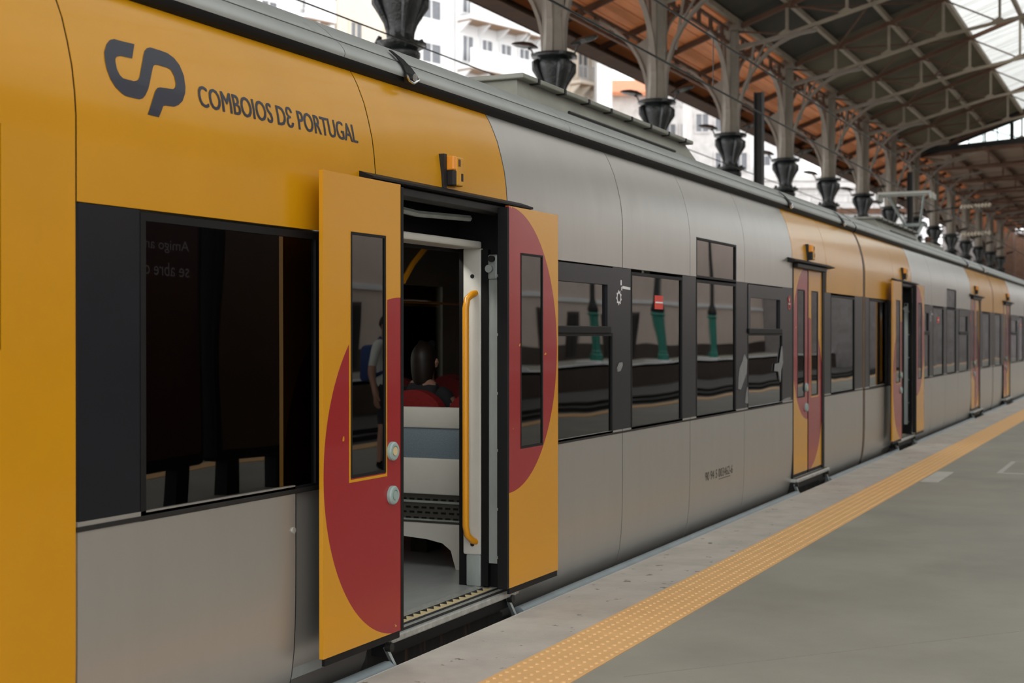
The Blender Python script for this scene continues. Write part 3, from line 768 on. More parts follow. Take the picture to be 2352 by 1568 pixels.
X0 = 3.784
car1 = build_car(X0, 1, 'nearest railcar, yellow and silver, with navy CP lettering and its front doors open', True, (True, False))
car2 = build_car(X0 + PITCH, 2, 'second railcar from the camera, with the pantograph on its roof and one door open', False, (True, False))
car3 = build_car(X0 + 2 * PITCH, 3, 'farthest railcar at the right edge, both doors shut', False, (False, False))

# driver's cab end of the first car (yellow), its side window at the left edge of the picture
full = PROF_LO[::-1] + [(0.0, 1.45)] + PROF_UP
m = MB(); x_a, x_b = 1.6, X0
cw0, cw1, cz0, cz1 = 2.35, 3.438, 1.50, 2.225
panel(m, cw1, x_b, full, g=0.004); panel(m, x_a, cw0, full, g=0.0)
panel(m, cw0 - 0.002, cw1 + 0.004, PROF_LO[::-1] + [(0.0, cz0)], g=0.0); panel(m, cw0 - 0.002, cw1 + 0.004, clip(full, cz1, 2.805), g=0.0)
m.build('cab_side', YELLOW, car1, True)
w = MB().bbox(cw0 - 0.01, cw1 + 0.01, 0.003, 0.03, cz0 - 0.01, cz1 + 0.01, 0.012).build('cab_window', CHAR, car1)
m = MB(); prof_f = [(0.15, 2.7), (0.0, 2.3), (0.0, 0.12), (0.15, -0.13), (W - 0.15, -0.13), (W, 0.12), (W, 2.3), (W - 0.15, 2.8), (0.15, 2.8)]
m.prism([(0.03, 0.0), (0.03, 2.2), (0.16, 2.78), (W - 0.16, 2.78), (W - 0.03, 2.2), (W - 0.03, 0.0)], 'x', 1.2, 1.62)
m.build('cab_front', YELLOW, car1)
fullr = PROF_RF + [(W - y, z) for y, z in PROF_RF[::-1]]
MB().add(*sweep(fullr, 1.3, X0 - 0.002)).build('roof_panel', ROOFGREY, car1, True)
MB().add(*sweep(PROF_CH, 1.3, X0)).build('cantrail_channel', BLACK, car1, True)
MB().box(1.3, X0, 0.3, W - 0.2, -0.6, 0.0).build('underframe', RUST, car1)

# operator's lettering and emblem on the first car
EMB = [(4.15, 2.614), (4.081, 2.612), (4.04, 2.612), (4.014, 2.604), (3.988, 2.582), (3.967, 2.551), (3.962, 2.518), (3.963, 2.487), (3.973, 2.458), (3.997, 2.43), (4.029, 2.412), (4.046, 2.406), (4.075, 2.405), (4.123, 2.405), (4.142, 2.411), (4.16, 2.426), (4.179, 2.451), (4.226, 2.536), (4.235, 2.548), (4.25, 2.555), (4.275, 2.556), (4.319, 2.555), (4.337, 2.55), (4.35, 2.529), (4.351, 2.499), (4.343, 2.484), (4.328, 2.475), (4.308, 2.473), (4.25, 2.469), (4.233, 2.464), (4.218, 2.449), (4.162, 2.355), (4.226, 2.354), (4.257, 2.4), (4.271, 2.404), (4.322, 2.407), (4.35, 2.418), (4.376, 2.436), (4.398, 2.469), (4.408, 2.496), (4.412, 2.539), (4.399, 2.579), (4.375, 2.602), (4.341, 2.615), (4.297, 2.618), (4.241, 2.619), (4.22, 2.612), (4.201, 2.598), (4.188, 2.579), (4.139, 2.489), (4.125, 2.475), (4.103, 2.468), (4.044, 2.469), (4.029, 2.479), (4.02, 2.497), (4.019, 2.524), (4.022, 2.537), (4.034, 2.547), (4.055, 2.553), (4.118, 2.555)]
decal('emblem', [EMB], NAVY, car1)
for sh_ in (0.0025, -0.0025):
    drape('lettering', text_bm('COMBOIOS D\u0190 PORTUGAL', 4.482 + sh_, 2.432, 5.66 + sh_, 2.522, 0.0), NAVY, car1, 0.002 + sh_ * 0.1)
drape('car_number', text_bm('90 94 5 003462-6', 11.01, 0.370, 11.79, 0.442), DARKTXT, car1)
MB().box(11.39, 11.72, -0.001, 0.004, 0.352, 0.357).build('number_underline', DARKTXT, car1)
MB().disc((5.105, 0.0, 0.715), 0.014, 0.006).build('panel_screw', ALU, car1)

# patches where the dark film has peeled off the window pillars
for poly in [[(12.158, 1.376), (12.24, 1.324), (12.219, 1.212), (12.117, 1.136), (12.028, 1.072), (11.964, 1.08), (11.976, 1.174), (12.016, 1.261), (12.096, 1.315)], [(12.253, 1.087), (12.265, 0.94), (12.191, 0.949), (12.207, 1.021)], [(13.474, 1.439), (13.508, 1.279), (13.435, 1.207), (13.41, 1.097), (13.337, 1.197), (13.194, 1.206), (13.217, 1.272), (13.386, 1.281), (13.435, 1.378)], [(9.049, 1.359), (9.099, 1.362), (9.106, 1.34), (9.062, 1.302), (9.013, 1.299), (9.005, 1.321)], [(13.508, 0.922), (13.658, 0.935), (13.811, 0.935), (13.801, 0.908), (13.459, 0.906)]]:
    MB().prism(poly, 'y', -0.0045, 0.004).build('peeled_patch', mat('bare_primer', (0.21, 0.21, 0.21), 0.6, var=0.15, vscale=20), car1)

# roof gear
def roof_box(car, x0, x1, y0, y1, z0, z1, m):
    b = MB(); s = 0.25
    v = [(x0, y0, z0), (x1, y0, z0), (x1, y1, z0), (x0, y1, z0), (x0 + s, y0 + 0.12, z1), (x1 - s, y0 + 0.12, z1), (x1 - s, y1 - 0.12, z1), (x0 + s, y1 - 0.12, z1)]
    b.add(v, [(0, 3, 2, 1), (4, 5, 6, 7), (0, 1, 5, 4), (1, 2, 6, 5), (2, 3, 7, 6), (3, 0, 4, 7)])
    o = b.build('roof_equipment_box', m, car)
    MB().bbox(x0 + s - 0.05, x1 - s + 0.05, y0 + 0.05, y1 - 0.05, z1 - 0.005, z1 + 0.03, 0.008).build('box_lid', m, o)
    for k in range(8):
        xx = x0 + s + 0.2 + k * (x1 - x0 - 2 * s - 0.4) / 7
        MB().box(xx, xx + 0.035, y0 + 0.045, y0 + 0.13, z1 - 0.012, z1 + 0.026).build('lid_clip', BLACK, o)
    MB().tube([(x0 + 0.9, y0 + 0.0, z0 + 0.10), (x1 - 0.9, y0 + 0.0, z0 + 0.10)], 0.012, 6).build('box_rail', DARKMETAL, o)
ROOFBOX = mat('olive_grey_roof_box', (0.235, 0.235, 0.20), 0.55, var=0.15, vscale=3)
roof_box(car1, 8.75, 13.0, 0.62, 2.28, 3.08, 3.33, ROOFBOX)
roof_box(car2, X0 + PITCH + 4.4, X0 + PITCH + 8.6, 0.62, 2.28, 3.08, 3.33, ROOFBOX)
px = 29.4
pg = MB().bbox(px - 1.0, px + 0.8, 0.85, 2.05, 3.14, 3.34, 0.03).build('pantograph_base', ROOFBOX, car2)
MB().tube([(px - 0.9, 1.2, 3.34), (px + 0.6, 1.25, 3.80)], 0.035, 8).tube([(px - 0.9, 1.7, 3.34), (px + 0.6, 1.65, 3.80)], 0.035, 8).build('pantograph_lower_arm', GALV, pg, True)
MB().tube([(px + 0.6, 1.15, 3.80), (px + 0.6, 1.75, 3.80)], 0.035, 8).tube([(px + 0.6, 1.3, 3.80), (px - 0.2, 1.1, 4.32)], 0.025, 8).tube([(px + 0.6, 1.6, 3.80), (px - 0.2, 1.8, 4.32)], 0.025, 8).build('pantograph_upper_arm', GALV, pg, True)
MB().bbox(px - 0.45, px - 0.35, 0.93, 1.97, 4.34, 4.40, 0.012).bbox(px - 0.05, px + 0.05, 0.93, 1.97, 4.34, 4.40, 0.012).bbox(px - 0.47, px + 0.07, 0.9, 0.96, 4.24, 4.36, 0.012).bbox(px - 0.47, px + 0.07, 1.94, 2.0, 4.24, 4.36, 0.012).build('pantograph_head', mat('pan_head_metal', (0.40, 0.40, 0.36), 0.5, 0.3), pg)
for yy in (1.0, 1.9):
    MB().lathe([(0.05, 0), (0.07, 0.03), (0.05, 0.05), (0.07, 0.08), (0.05, 0.10), (0.07, 0.13), (0.05, 0.16)], (px - 0.3, yy, 3.33), 10).build('pantograph_insulator', RUSTBEAM, pg, True)

# ================================================================== STATION IRONWORK
COLX = [16.05 + 5.03 * i for i in range(15)]
COLY = 5.64
GABLE = COLX[8]
def zroof(y, dz=0.0):
    yy = y if y >= -8.2 else -16.4 - y
    return 7.79 + (7.85 - yy) * 0.355 + dz
ORD = ['first', 'second', 'third', 'fourth', 'fifth', 'sixth', 'seventh', 'eighth', 'ninth', 'tenth', 'eleventh', 'twelfth', 'thirteenth', 'fourteenth', 'fifteenth']
def qarc(p, rx, rz, n=10):
    """quarter curve springing vertically from p and ending level at (rx, rz) away"""
    return [(p[0] + rx * (1 - math.cos(R(90 * i / n))), p[1] + rz * math.sin(R(90 * i / n))) for i in range(n + 1)]
def make_column(x):
    c = thing('station_column', (x, COLY, 0.0))
    y = COLY
    MB().lathe([(0.42, 0.0), (0.42, 0.62), (0.30, 0.70), (0.34, 0.80), (0.27, 0.9), (0.24, 2.5), (0.34, 2.62), (0.26, 2.72)], (x, y, 0), 8, R(22.5)).build('pedestal', GREEN, c)
    MB().lathe([(0.24, 2.72), (0.22, 3.1), (0.20, 4.9), (0.21, 5.05), (0.26, 5.12), (0.26, 5.18), (0.20, 5.24)], (x, y, 0), 12).build('lower_shaft', IRON, c, True)
    cap = MB().lathe([(0.20, 5.20), (0.33, 5.27), (0.34, 5.30), (0.20, 5.33), (0.165, 5.39), (0.165, 5.47), (0.185, 5.56), (0.225, 5.67), (0.275, 5.79), (0.29, 5.88), (0.265, 5.95), (0.24, 5.98),
                      (0.36, 6.00), (0.375, 6.03), (0.35, 6.06), (0.24, 6.07)], (x, y, 0), 16).build('capital', IRON, c, True)
    for k in range(4):
        t = R(45 + 90 * k); ca, sa = math.cos(t), math.sin(t)
        lf = MB(); pts = [(0.15, 5.36), (0.16, 5.45), (0.19, 5.56), (0.255, 5.69), (0.315, 5.80), (0.325, 5.90), (0.27, 5.96)]
        lf.tube([(x + ca * r, y + sa * r, z) for r, z in pts], [0.035, 0.035, 0.042, 0.055, 0.072, 0.065, 0.03], 8)
        lf.tube([(x + ca * 0.22, y + sa * 0.22, 5.26), (x + ca * 0.30, y + sa * 0.30, 5.30), (x + ca * 0.27, y + sa * 0.27, 5.37)], [0.05, 0.06, 0.03], 8)
        lf.build('capital_scroll', IRON, cap, True)
    ab = MB().prism([(x + 0.40 * math.cos(R(a)) * (1 if i % 2 == 0 else 0.82), y + 0.40 * math.sin(R(a)) * (1 if i % 2 == 0 else 0.82)) for i, a in enumerate(range(45, 405, 45))], 'z', 6.0, 6.05)
    ab.build('abacus', IRON, cap)
    # upper shaft: cruciform riveted steel
    sh = MB().lathe([(0.20, 6.05), (0.19, 6.15), (0.165, 6.5), (0.16, 8.55)], (x, y, 0), 8, R(22.5))
    for dx, dy in ((1, 0), (-1, 0), (0, 1), (0, -1)):
        if dx: sh.prism([(x + dx * 0.13, 6.05), (x + dx * 0.21, 6.05), (x + dx * 0.19, 6.5), (x + dx * 0.19, 8.6), (x + dx * 0.13, 8.6)], 'y', y - 0.055, y + 0.055)
        else: sh.prism([(y + dy * 0.13, 6.05), (y + dy * 0.21, 6.05), (y + dy * 0.19, 6.5), (y + dy * 0.19, 8.6), (y + dy * 0.13, 8.6)], 'x', x - 0.055, x + 0.055)
    so = sh.build('upper_shaft', COLGREY, c)
    rv = MB()
    for i in range(22):
        z = 6.2 + i * 0.11
        for q in (-0.035, 0.035):
            rv.box(x - 0.196, x - 0.188, y + q - 0.008, y + q + 0.008, z, z + 0.016)
            rv.box(x + q - 0.008, x + q + 0.008, y - 0.196, y - 0.188, z, z + 0.016)
    rv.build('rivets', COLGREY, so)
    MB().bbox(x - 0.26, x + 0.26, y - 0.26, y + 0.26, 8.35, 8.6, 0.02).build('column_head', BRACKET, c)
    # lateral brackets (over the tracks and under the canopy)
    p1 = qarc((y - 0.17, 6.27), -1.72, 1.95)
    b = MB().ribbon([(x, a, z) for a, z in p1], 0.12, 0.06, (1, 0, 0))
    b.build('roof_bracket', BRACKET, c)
    b = MB().bar((x, y - 0.15, 8.0), (x, y - 1.95, 8.24), 0.12, 0.07); b.build('bracket_tie', BRACKET, c)
    for f_ in (0.35, 0.62):
        MB().bar((x, y - 0.17 - 1.72 * f_ * 0.35, 6.27 + 1.95 * f_ * 1.1), (x, y - 0.2 - 1.0 * f_, 8.05), 0.05, 0.04).build('bracket_strut', BRACKET, c)
    p2 = qarc((y + 0.17, 6.12), 1.7, 1.70)
    MB().ribbon([(x, a, z) for a, z in p2], 0.12, 0.06, (1, 0, 0)).build('canopy_bracket', BRACKET, c)
    web = [(y + 0.15, 6.1)] + [(a, z) for a, z in p2][:5] + [(y + 0.15, p2[5][1])]
    MB().prism(web, 'x', x - 0.012, x + 0.012).build('bracket_web', BRACKET, c)
    # longitudinal brackets along the row of columns
    for s in (-1, 1):
        p3 = qarc((s * 0.17, 6.6), s * 1.55, 1.45)
        MB().ribbon([(x + a, y, z) for a, z in p3], 0.10, 0.05, (0, 1, 0)).build('row_bracket', BRACKET, c)
        for q in range(4):
            a, z = p3[3 + 2 * q if q < 3 else 9]
            MB().bar((x + a, y, z), (x + s * (0.45 + 0.30 * q), y, 8.2), 0.035, 0.03).build('fan_bar', RUSTBEAM, c)
    # lamps on the capital
    for s in (-1, 1):
        lm = MB().tube([(x, y + s * 0.36, 6.05), (x, y + s * 0.40, 6.16), (x, y + s * 0.46, 6.19)], 0.015, 6).build('lamp_arm', IRON, c)
        l2 = MB(); v = []; 
        for i, (t, w, h) in enumerate(((0.30, 0.05, 0.03), (0.40, 0.11, 0.07), (0.55, 0.13, 0.08), (0.68, 0.10, 0.055), (0.75, 0.03, 0.015))):
            zc = 6.19 + 0.05 * i * 0.5
            v += [(x - w, y + s * t, zc), (x, y + s * t, zc + h), (x + w, y + s * t, zc), (x, y + s * t, zc - h * 0.5)]
        f = []
        for i in range(4):
            for k in range(4): f.append((i * 4 + k, i * 4 + (k + 1) % 4, i * 4 + 4 + (k + 1) % 4, i * 4 + 4 + k))
        f += [(3, 2, 1, 0), (16, 17, 18, 19)]
        l2.add(v, f).build('lamp_head', IRON, lm, True)
    return c
proto = make_column(COLX[0])
for i, x in enumerate(COLX):
    c = proto if i == 0 else copy_tree(proto)
    if i: c.location = (x, COLY, 0.0)
    tag(c, ('leftmost iron column, only its dark vase capital showing above the train roof' if i == 0 else
            '%s iron column from the left, grey shaft on a dark capital behind the train' % ORD[i]), 'column', 'row of iron columns behind the train')

# beams along the column row and under the canopy
def beam_perforated(name, y, z0, z1, m):
    o = MB().box(6, GABLE + 45, y - 0.03, y + 0.03, z0, z0 + 0.07).box(6, GABLE + 45, y - 0.03, y + 0.03, z1 - 0.07, z1)
    i = 0; xx = 6.0
    while xx < GABLE + 44:
        o.box(xx, xx + 0.22, y - 0.015, y + 0.015, z0 + 0.07, z1 - 0.07); xx += 0.84
    return struct(o.build(name, m))
beam_perforated('trim_7', COLY, 8.05, 8.42, RUSTBEAM)
beam_perforated('trim_8', 6.95, 7.55, 7.88, RUSTBEAM)

# canopy: orange timber soffit boards, fascia, rafters
CEIL = thing('ceiling', (30, -8, 12)); CEIL['kind'] = 'structure'
def sloped(y0, y1, x0, x1, dz, th):
    z0 = zroof(y0) + dz; z1 = zroof(y1) + dz
    return MB().add([(x0, y0, z0), (x1, y0, z0), (x1, y1, z1), (x0, y1, z1), (x0, y0, z0 + th), (x1, y0, z0 + th), (x1, y1, z1 + th), (x0, y1, z1 + th)],
                    [(0, 3, 2, 1), (4, 5, 6, 7), (0, 1, 5, 4), (1, 2, 6, 5), (2, 3, 7, 6), (3, 0, 4, 7)])
NB = 13
for i in range(NB):
    ya = 5.45 + i * (7.80 - 5.45) / NB; yb = ya + (7.80 - 5.45) / NB - 0.012
    sloped(yb, ya, 4, 98, -0.03 - 0.008 * (i % 2), 0.03).build('soffit_board', ORANGE, CEIL)
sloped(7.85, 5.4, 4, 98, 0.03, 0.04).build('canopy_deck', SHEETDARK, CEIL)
MB().box(4, 98, 7.80, 7.86, 7.42, 7.84).build('canopy_fascia', FASCIA, CEIL)
MB().box(4, 98, 7.35, 7.82, 7.42, 7.46).build('canopy_gutter', FASCIA, CEIL)
for k in range(30):
    x = 16.05 + 2.515 * k - 5.03
    r = MB(); r.bar((x, 7.8, zroof(7.8) - 0.10), (x, 5.5, zroof(5.5) - 0.10), 0.08, 0.12)
    r.build('canopy_rafter', RUSTBEAM, CEIL)

# corrugated roof sheets, one per bay between trusses and purlins
PY = [5.45, 4.35, 3.03, 1.72, 0.40, -0.92, -2.24, -3.56, -4.88, -6.20, -8.2]
def corr_sheet(y0, y1, L, pitch=0.125, amp=0.022):
    n = int(L / pitch); v = []; f = []; m = 4
    for i in range(n * m + 1):
        x = i * L / (n * m); dz = amp * math.cos(2 * math.pi * i / m)
        v += [(x, y0, zroof(y0) + dz), (x, y1, zroof(y1) + dz)]
    for i in range(n * m): f.append((2 * i, 2 * i + 1, 2 * i + 3, 2 * i + 2))
    return MB().add(v, f)
BAYS = [16.05 + 5.03 * k for k in range(-4, 8)]           # bay starts up to the gable
shmesh = {}
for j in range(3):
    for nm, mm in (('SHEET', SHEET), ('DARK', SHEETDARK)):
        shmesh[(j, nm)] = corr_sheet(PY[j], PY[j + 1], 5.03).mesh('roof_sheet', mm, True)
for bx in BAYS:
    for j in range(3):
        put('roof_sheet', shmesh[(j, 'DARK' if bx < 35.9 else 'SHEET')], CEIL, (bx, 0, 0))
# milky skylight sheets up to the ridge and beyond
skm = [corr_sheet(PY[j], PY[j + 1], 5.03, 0.20, 0.02).mesh('skylight_sheet', SKYL, True) for j in range(3, 10)]
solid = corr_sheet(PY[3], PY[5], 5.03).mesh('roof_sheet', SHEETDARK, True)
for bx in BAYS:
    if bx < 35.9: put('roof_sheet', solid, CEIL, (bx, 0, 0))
    for mm in (skm[2:] if bx < 35.9 else skm): put('skylight_sheet', mm, CEIL, (bx, 0, 0))
def mirror_sheet(y0, y1, m, name, x0, x1, dz=0.0):
    return MB().add([(x0, y0, zroof(y0) + dz), (x1, y0, zroof(y0) + dz), (x1, y1, zroof(y1) + dz), (x0, y1, zroof(y1) + dz)], [(0, 1, 2, 3)]).build(name, m, CEIL)
mirror_sheet(-8.2, -18.1, SKYL, 'skylight_sheet_far_slope', BAYS[0], 31.14); mirror_sheet(-8.2, -18.1, SKYFILL, 'skylight_sheet_far_slope', 31.14, GABLE)  # second sheet is unseen, made clearer to let extra daylight in
mirror_sheet(-18.1, -24.2, SHEET, 'roof_sheet_far_slope', BAYS[0], GABLE)
# purlins
for j, y in enumerate(PY[:-1]):
    z = zroof(y) - 0.10
    p = MB().box(-14, GABLE, y - 0.05, y + 0.05, z - 0.06, z + 0.06).build('purlin', STEEL, CEIL)
MB().box(-14, GABLE, -8.26, -8.14, zroof(-8.2) - 0.25, zroof(-8.2) - 0.05).build('ridge_beam', STEEL, CEIL)
for y in (-12.2, -15.0, -18.1, -20.0):
    MB().box(-14, GABLE, y - 0.05, y + 0.05, zroof(y) - 0.18, zroof(y) - 0.06).build('purlin', STEEL, CEIL)

# trusses
def chord_z(y):
    pts = [(5.64, 7.92), (4.35, 8.19), (3.03, 8.54), (1.72, 8.88), (-0.17, 9.20), (-3.5, 9.7), (-8.2, 10.2)]
    yy = y if y >= -8.2 else -16.4 - y
    for (ya, za), (yb, zb) in zip(pts, pts[1:]):
        if yb <= yy <= ya: return za + (zb - za) * (yy - ya) / (yb - ya)
    return pts[0][1]
def make_truss(x):
    t = thing('roof_truss', (x, COLY, 8.6))
    half = [5.64, 4.35, 3.03, 1.72, 0.40, -0.92, -2.24, -3.56, -4.88, -6.20, -8.2]
    top = MB()
    for s in (0, 1):
        q = (lambda y: y) if s == 0 else (lambda y: -16.4 - y)
        top.bar((x, q(5.64), zroof(5.64) - 0.20), (x, q(-8.2), zroof(-8.2) - 0.20), 0.11, 0.10)
    top.build('top_chord', RUSTBEAM, t)
    bc = MB()
    for s in (0, 1):
        q = (lambda y: y) if s == 0 else (lambda y: -16.4 - y)
        for a, b in zip(half, half[1:]): bc.bar((x, q(a), chord_z(a)), (x, q(b), chord_z(b)), 0.075, 0.075)
    bc.build('bottom_chord', STEEL, t)
    for i in range(1, len(half) - 1):
        y = half[i]
        MB().bar((x, y, chord_z(y)), (x, y, zroof(y) - 0.2), 0.06, 0.06).build('strut', STEEL, t)
        MB().bar((x, half[i - 1], zroof(half[i - 1]) - 0.2), (x, y, chord_z(y)), 0.035, 0.035).build('diagonal', RUSTBEAM, t)
        g = MB(); z = chord_z(y)
        g.prism([(y + 0.19, z + 0.02), (y - 0.10, z + 0.0), (y - 0.08, z + 0.08), (y + 0.04, z + 0.11)], 'x', x - 0.045, x + 0.045)
        g.build('gusset', STEEL, t)
    far = MB()
    for i in range(1, len(half) - 1):
        y = -16.4 - half[i]; far.bar((x, y, chord_z(y)), (x, y, zroof(y) - 0.2), 0.06, 0.06)
    far.build('far_slope_struts', STEEL, t)
    return t
tp = make_truss(COLX[0])
for i in range(0, 9):
    t = tp if i == 0 else copy_tree(tp)
    if i: t.location = (COLX[i], COLY, 8.6)
    tag(t, 'steel roof truss springing from the %s column from the left' % ORD[i] if i < 8 else 'steel roof truss at the glazed gable end of the hall', 'truss', 'steel roof trusses of the hall')
# wind bracing under the sheets
for i in range(2, 8):
    b = MB(); b.bar((COLX[i], 4.35, zroof(4.35) - 0.25), (COLX[i + 1], 1.72, zroof(1.72) - 0.25), 0.03, 0.03); b.build('wind_brace', RUSTBEAM, CEIL)
    b = MB(); b.bar((COLX[i], 1.72, zroof(1.72) - 0.25), (COLX[i + 1], 4.35, zroof(4.35) - 0.25), 0.03, 0.03); b.build('wind_brace', RUSTBEAM, CEIL)

# lower roof of the far section and the glazed gable between
DZ = -1.15
def zfar(y): return 8.60 + 0.06 * (5.6 - y)
def zgl(y): return zroof(y) - 0.36
for k in range(12):
    xa = GABLE + k * 5.03
    v = []; f = []; n = 24
    for i in range(n + 1):
        xx = xa + 5.03 * i / n; dz = 0.03 * (1 if i % 2 else -1)
        v += [(xx, 5.6, zfar(5.6) + dz), (xx, -8.2, zfar(-8.2) + dz)]
    for i in range(n): f.append((2 * i, 2 * i + 1, 2 * i + 3, 2 * i + 2))
    MB().add(v, f).build('far_roof_sheet', SHEETFAR, CEIL)
    b = MB(); b.bar((xa, 5.6, zfar(5.6) - 0.75), (xa, -8.2, zfar(-8.2) - 1.4), 0.10, 0.10).bar((xa, 5.6, zfar(5.6) - 0.2), (xa, -8.2, zfar(-8.2) - 0.2), 0.10, 0.12)
    for y in (4.2, 2.9, 1.6, 0.3, -1.0):
        b.bar((xa, y, zfar(y) - 0.2), (xa, y, zfar(y) - 0.80), 0.06)
    b.build('far_roof_truss', RUSTBEAM, CEIL)
for y in (4.35, 3.03, 1.72, 0.4, -0.9):
    MB().box(GABLE, 115, y - 0.06, y + 0.06, zfar(y) - 0.2, zfar(y) - 0.06).build('far_purlin', RUSTBEAM, CEIL)
MB().add([(GABLE, -8.2, zfar(-8.2)), (118, -8.2, zfar(-8.2)), (118, -24, zfar(5.6)), (GABLE, -24, zfar(5.6))], [(0, 1, 2, 3)]).build('far_skylight_sheet', SKYFILL, CEIL)
gy = 4.15
gab = struct(thing('window_1', (GABLE, 0, 9)))
k = 0
while gy > -7.6:
    w_ = 0.52; za, zb = zfar(gy) + 0.05, zfar(gy - w_) + 0.05
    ta, tb = zgl(gy), zgl(gy - w_)
    if min(ta - za, tb - zb) > 0.03:
        MB().prism([(gy, za), (gy - w_, zb), (gy - w_, tb), (gy, ta)], 'x', GABLE + 0.02, GABLE + 0.03).build('gable_pane', CLEAR, gab)
        MB().bar((GABLE, gy, za), (GABLE, gy, ta), 0.035 if k % 4 else 0.14, 0.05).build('mullion', DARKMETAL, gab)
    gy -= w_; k += 1
MB().prism([(5.64, zroof(5.64)), (5.64, 8.3), (4.15, 8.66), (4.15, zgl(4.15)), (-8.2, zgl(-8.2)), (-8.2, zroof(-8.2))], 'x', GABLE - 0.05, GABLE + 0.05).build('gable_head', DARKMETAL, gab)
MB().bar((GABLE, 5.6, zfar(5.6) - 0.02), (GABLE, -8.2, zfar(-8.2) - 0.02), 0.12, 0.20).build('gable_sill', DARKMETAL, gab)

# opposite row of green columns (seen mirrored in the train windows)
def make_green(x, y):
    c = thing('green_column', (x, y, 0.0))
    MB().bbox(x - 0.5, x + 0.5, y - 0.5, y + 0.5, 0.0, 0.16, 0.03).build('plinth', WHITEW, c)
    MB().lathe([(0.36, 0.16), (0.36, 0.45), (0.28, 0.52), (0.30, 0.60), (0.255, 0.68), (0.235, 2.5), (0.32, 2.62), (0.25, 2.72)], (x, y, 0), 8, R(22.5)).build('pedestal', GREEN, c)
    MB().lathe([(0.26, 2.72), (0.30, 2.85), (0.22, 3.1), (0.13, 3.4), (0.12, 8.3)], (x, y, 0), 12).build('shaft', IRON, c, True)
    return c
gp = make_green(15.2, -22.6)
for i in range(8):
    c = gp if i == 0 else copy_tree(gp)
    if i: c.location = (15.2 + 10.06 * i, -22.6, 0.0)
    tag(c, 'green iron column on a white plinth, mirrored in the train windows', 'column', 'green columns on the opposite platform')
ck = thing('station_clock', (62, -23.4, 4.2), 'round white station clock on the opposite platform, mirrored in a train window', 'clock')
MB().disc((62, -23.4, 4.2), 0.55, 0.16, 'y', 28).build('case', IRON, ck); MB().disc((62, -23.38, 4.2), 0.48, -0.02, 'y', 28).build('dial', WHITEW, ck)
h = MB(); h.bar((62, -23.35, 4.2), (62.12, -23.35, 4.42), 0.03, 0.01).bar((62, -23.35, 4.2), (61.75, -23.35, 4.35), 0.03, 0.01); h.build('hands', IRON, ck)
MB().tube([(62, -23.5, 4.75), (62, -23.5, 8.0)], 0.03, 8).build('hanger', IRON, ck)
# advert boards on the platform (mirrored in the first window)
ADRED = mat('dark_red_poster', (0.045, 0.010, 0.010), 0.4, var=0.2, vscale=2)
ADBR = mat('brown_poster', (0.06, 0.032, 0.02), 0.4, var=0.3, vscale=1.2)
for k, (xa, xb, mm, lb) in enumerate(((11.0, 12.35, ADBR, 'brown poster board on two legs, the farther one mirrored in the first window'), (9.45, 10.8, ADRED, 'dark red poster board on two legs with pale slogan, mirrored in the first window'))):
    a = thing('advert_board', (xa, -4.75, 0), lb, 'advert board', 'advert boards on the platform')
    MB().bbox(xa, xb, -4.95, -4.75, 0.34, 2.66, 0.04).build('case', BLACK, a)
    MB().box(xa + 0.08, xb - 0.08, -4.755, -4.742, 0.45, 2.55).build('poster', mm, a)
    for q in (xa + 0.2, xb - 0.38):
        MB().box(q, q + 0.18, -4.92, -4.78, 0.0, 0.36).build('leg', BLACK, a)
bm = text_bm('Amigo amigo', 0, 0, 0.9, 0.16)
bm2 = text_bm('se abre co', 0, -0.27, 0.75, -0.11)
for b_, nm in ((bm, 'slogan'), (bm2, 'slogan')):
    for v in b_.verts: v.co = Vector((10.60 - v.co.x, -4.739, 2.28 + v.co.z * 0.75))
    me = bpy.data.meshes.new(nm); b_.to_mesh(me); b_.free(); me.materials.append(mat('grey_slogan', (0.35, 0.33, 0.33), 0.6)); put(nm, me, a)

# overhead line
def wire(y, z, x0, x1, r, label, sag=0.0):
    o = MB().tube([(x0 + (x1 - x0) * i / 12, y, z) for i in range(13)], r, 6).build('overhead_wire', WIRE)
    return tag(o, label, 'wire')
cw_ = wire(1.45, 4.42, -6, 95, 0.012, 'lower overhead contact wire running above the train roof')
wire(1.45, 5.00, -6, 95, 0.012, 'upper overhead carrier wire running above the train roof')
wire(4.6, 4.92, -6, 95, 0.009, 'thin overhead wire crossing in front of the white buildings at upper left')
for k in range(9):
    MB().tube([(9 + 7 * k, 1.45, 4.42), (9 + 7 * k, 1.45, 5.0)], 0.006, 5).build('dropper', WIRE, cw_)
def mast(x, y, ztop, w, label):
    c = thing('catenary_mast', (x, y, 0), label, 'mast')
    s = MB().box(x - w / 2, x + w / 2, y - w / 2, y - w / 2 + 0.02, 0, ztop).box(x - w / 2, x + w / 2, y + w / 2 - 0.02, y + w / 2, 0, ztop).box(x - 0.012, x + 0.012, y - w / 2, y + w / 2, 0, ztop)
    s.build('mast_post', DARKMETAL, c)
    for z in (4.6, 5.45):
        if x < 30: continue
        MB().tube([(x, y - 0.1, z - 0.15), (x, 2.5, z)], 0.02, 6).build('cantilever_arm', DARKMETAL, c)
        ins = MB(); n = 9
        pts = []; rr = []
        for i in range(n * 2 + 1):
            pts.append((x, 2.5 - 0.9 * i / (n * 2), z + 0.02 * i / n)); rr.append(0.03 if i % 2 == 0 else 0.075)
        ins.tube(pts, rr, 10).build('insulator', mat('brown_white_insulator', (0.42, 0.36, 0.28), 0.3), c)
    return c
mast(27.5, 4.0, 6.32, 0.17, 'dark steel catenary mast rising between two iron columns behind the train')
mast(45.3, 4.0, 6.6, 0.17, 'far catenary mast with ribbed insulators beyond the pantograph')

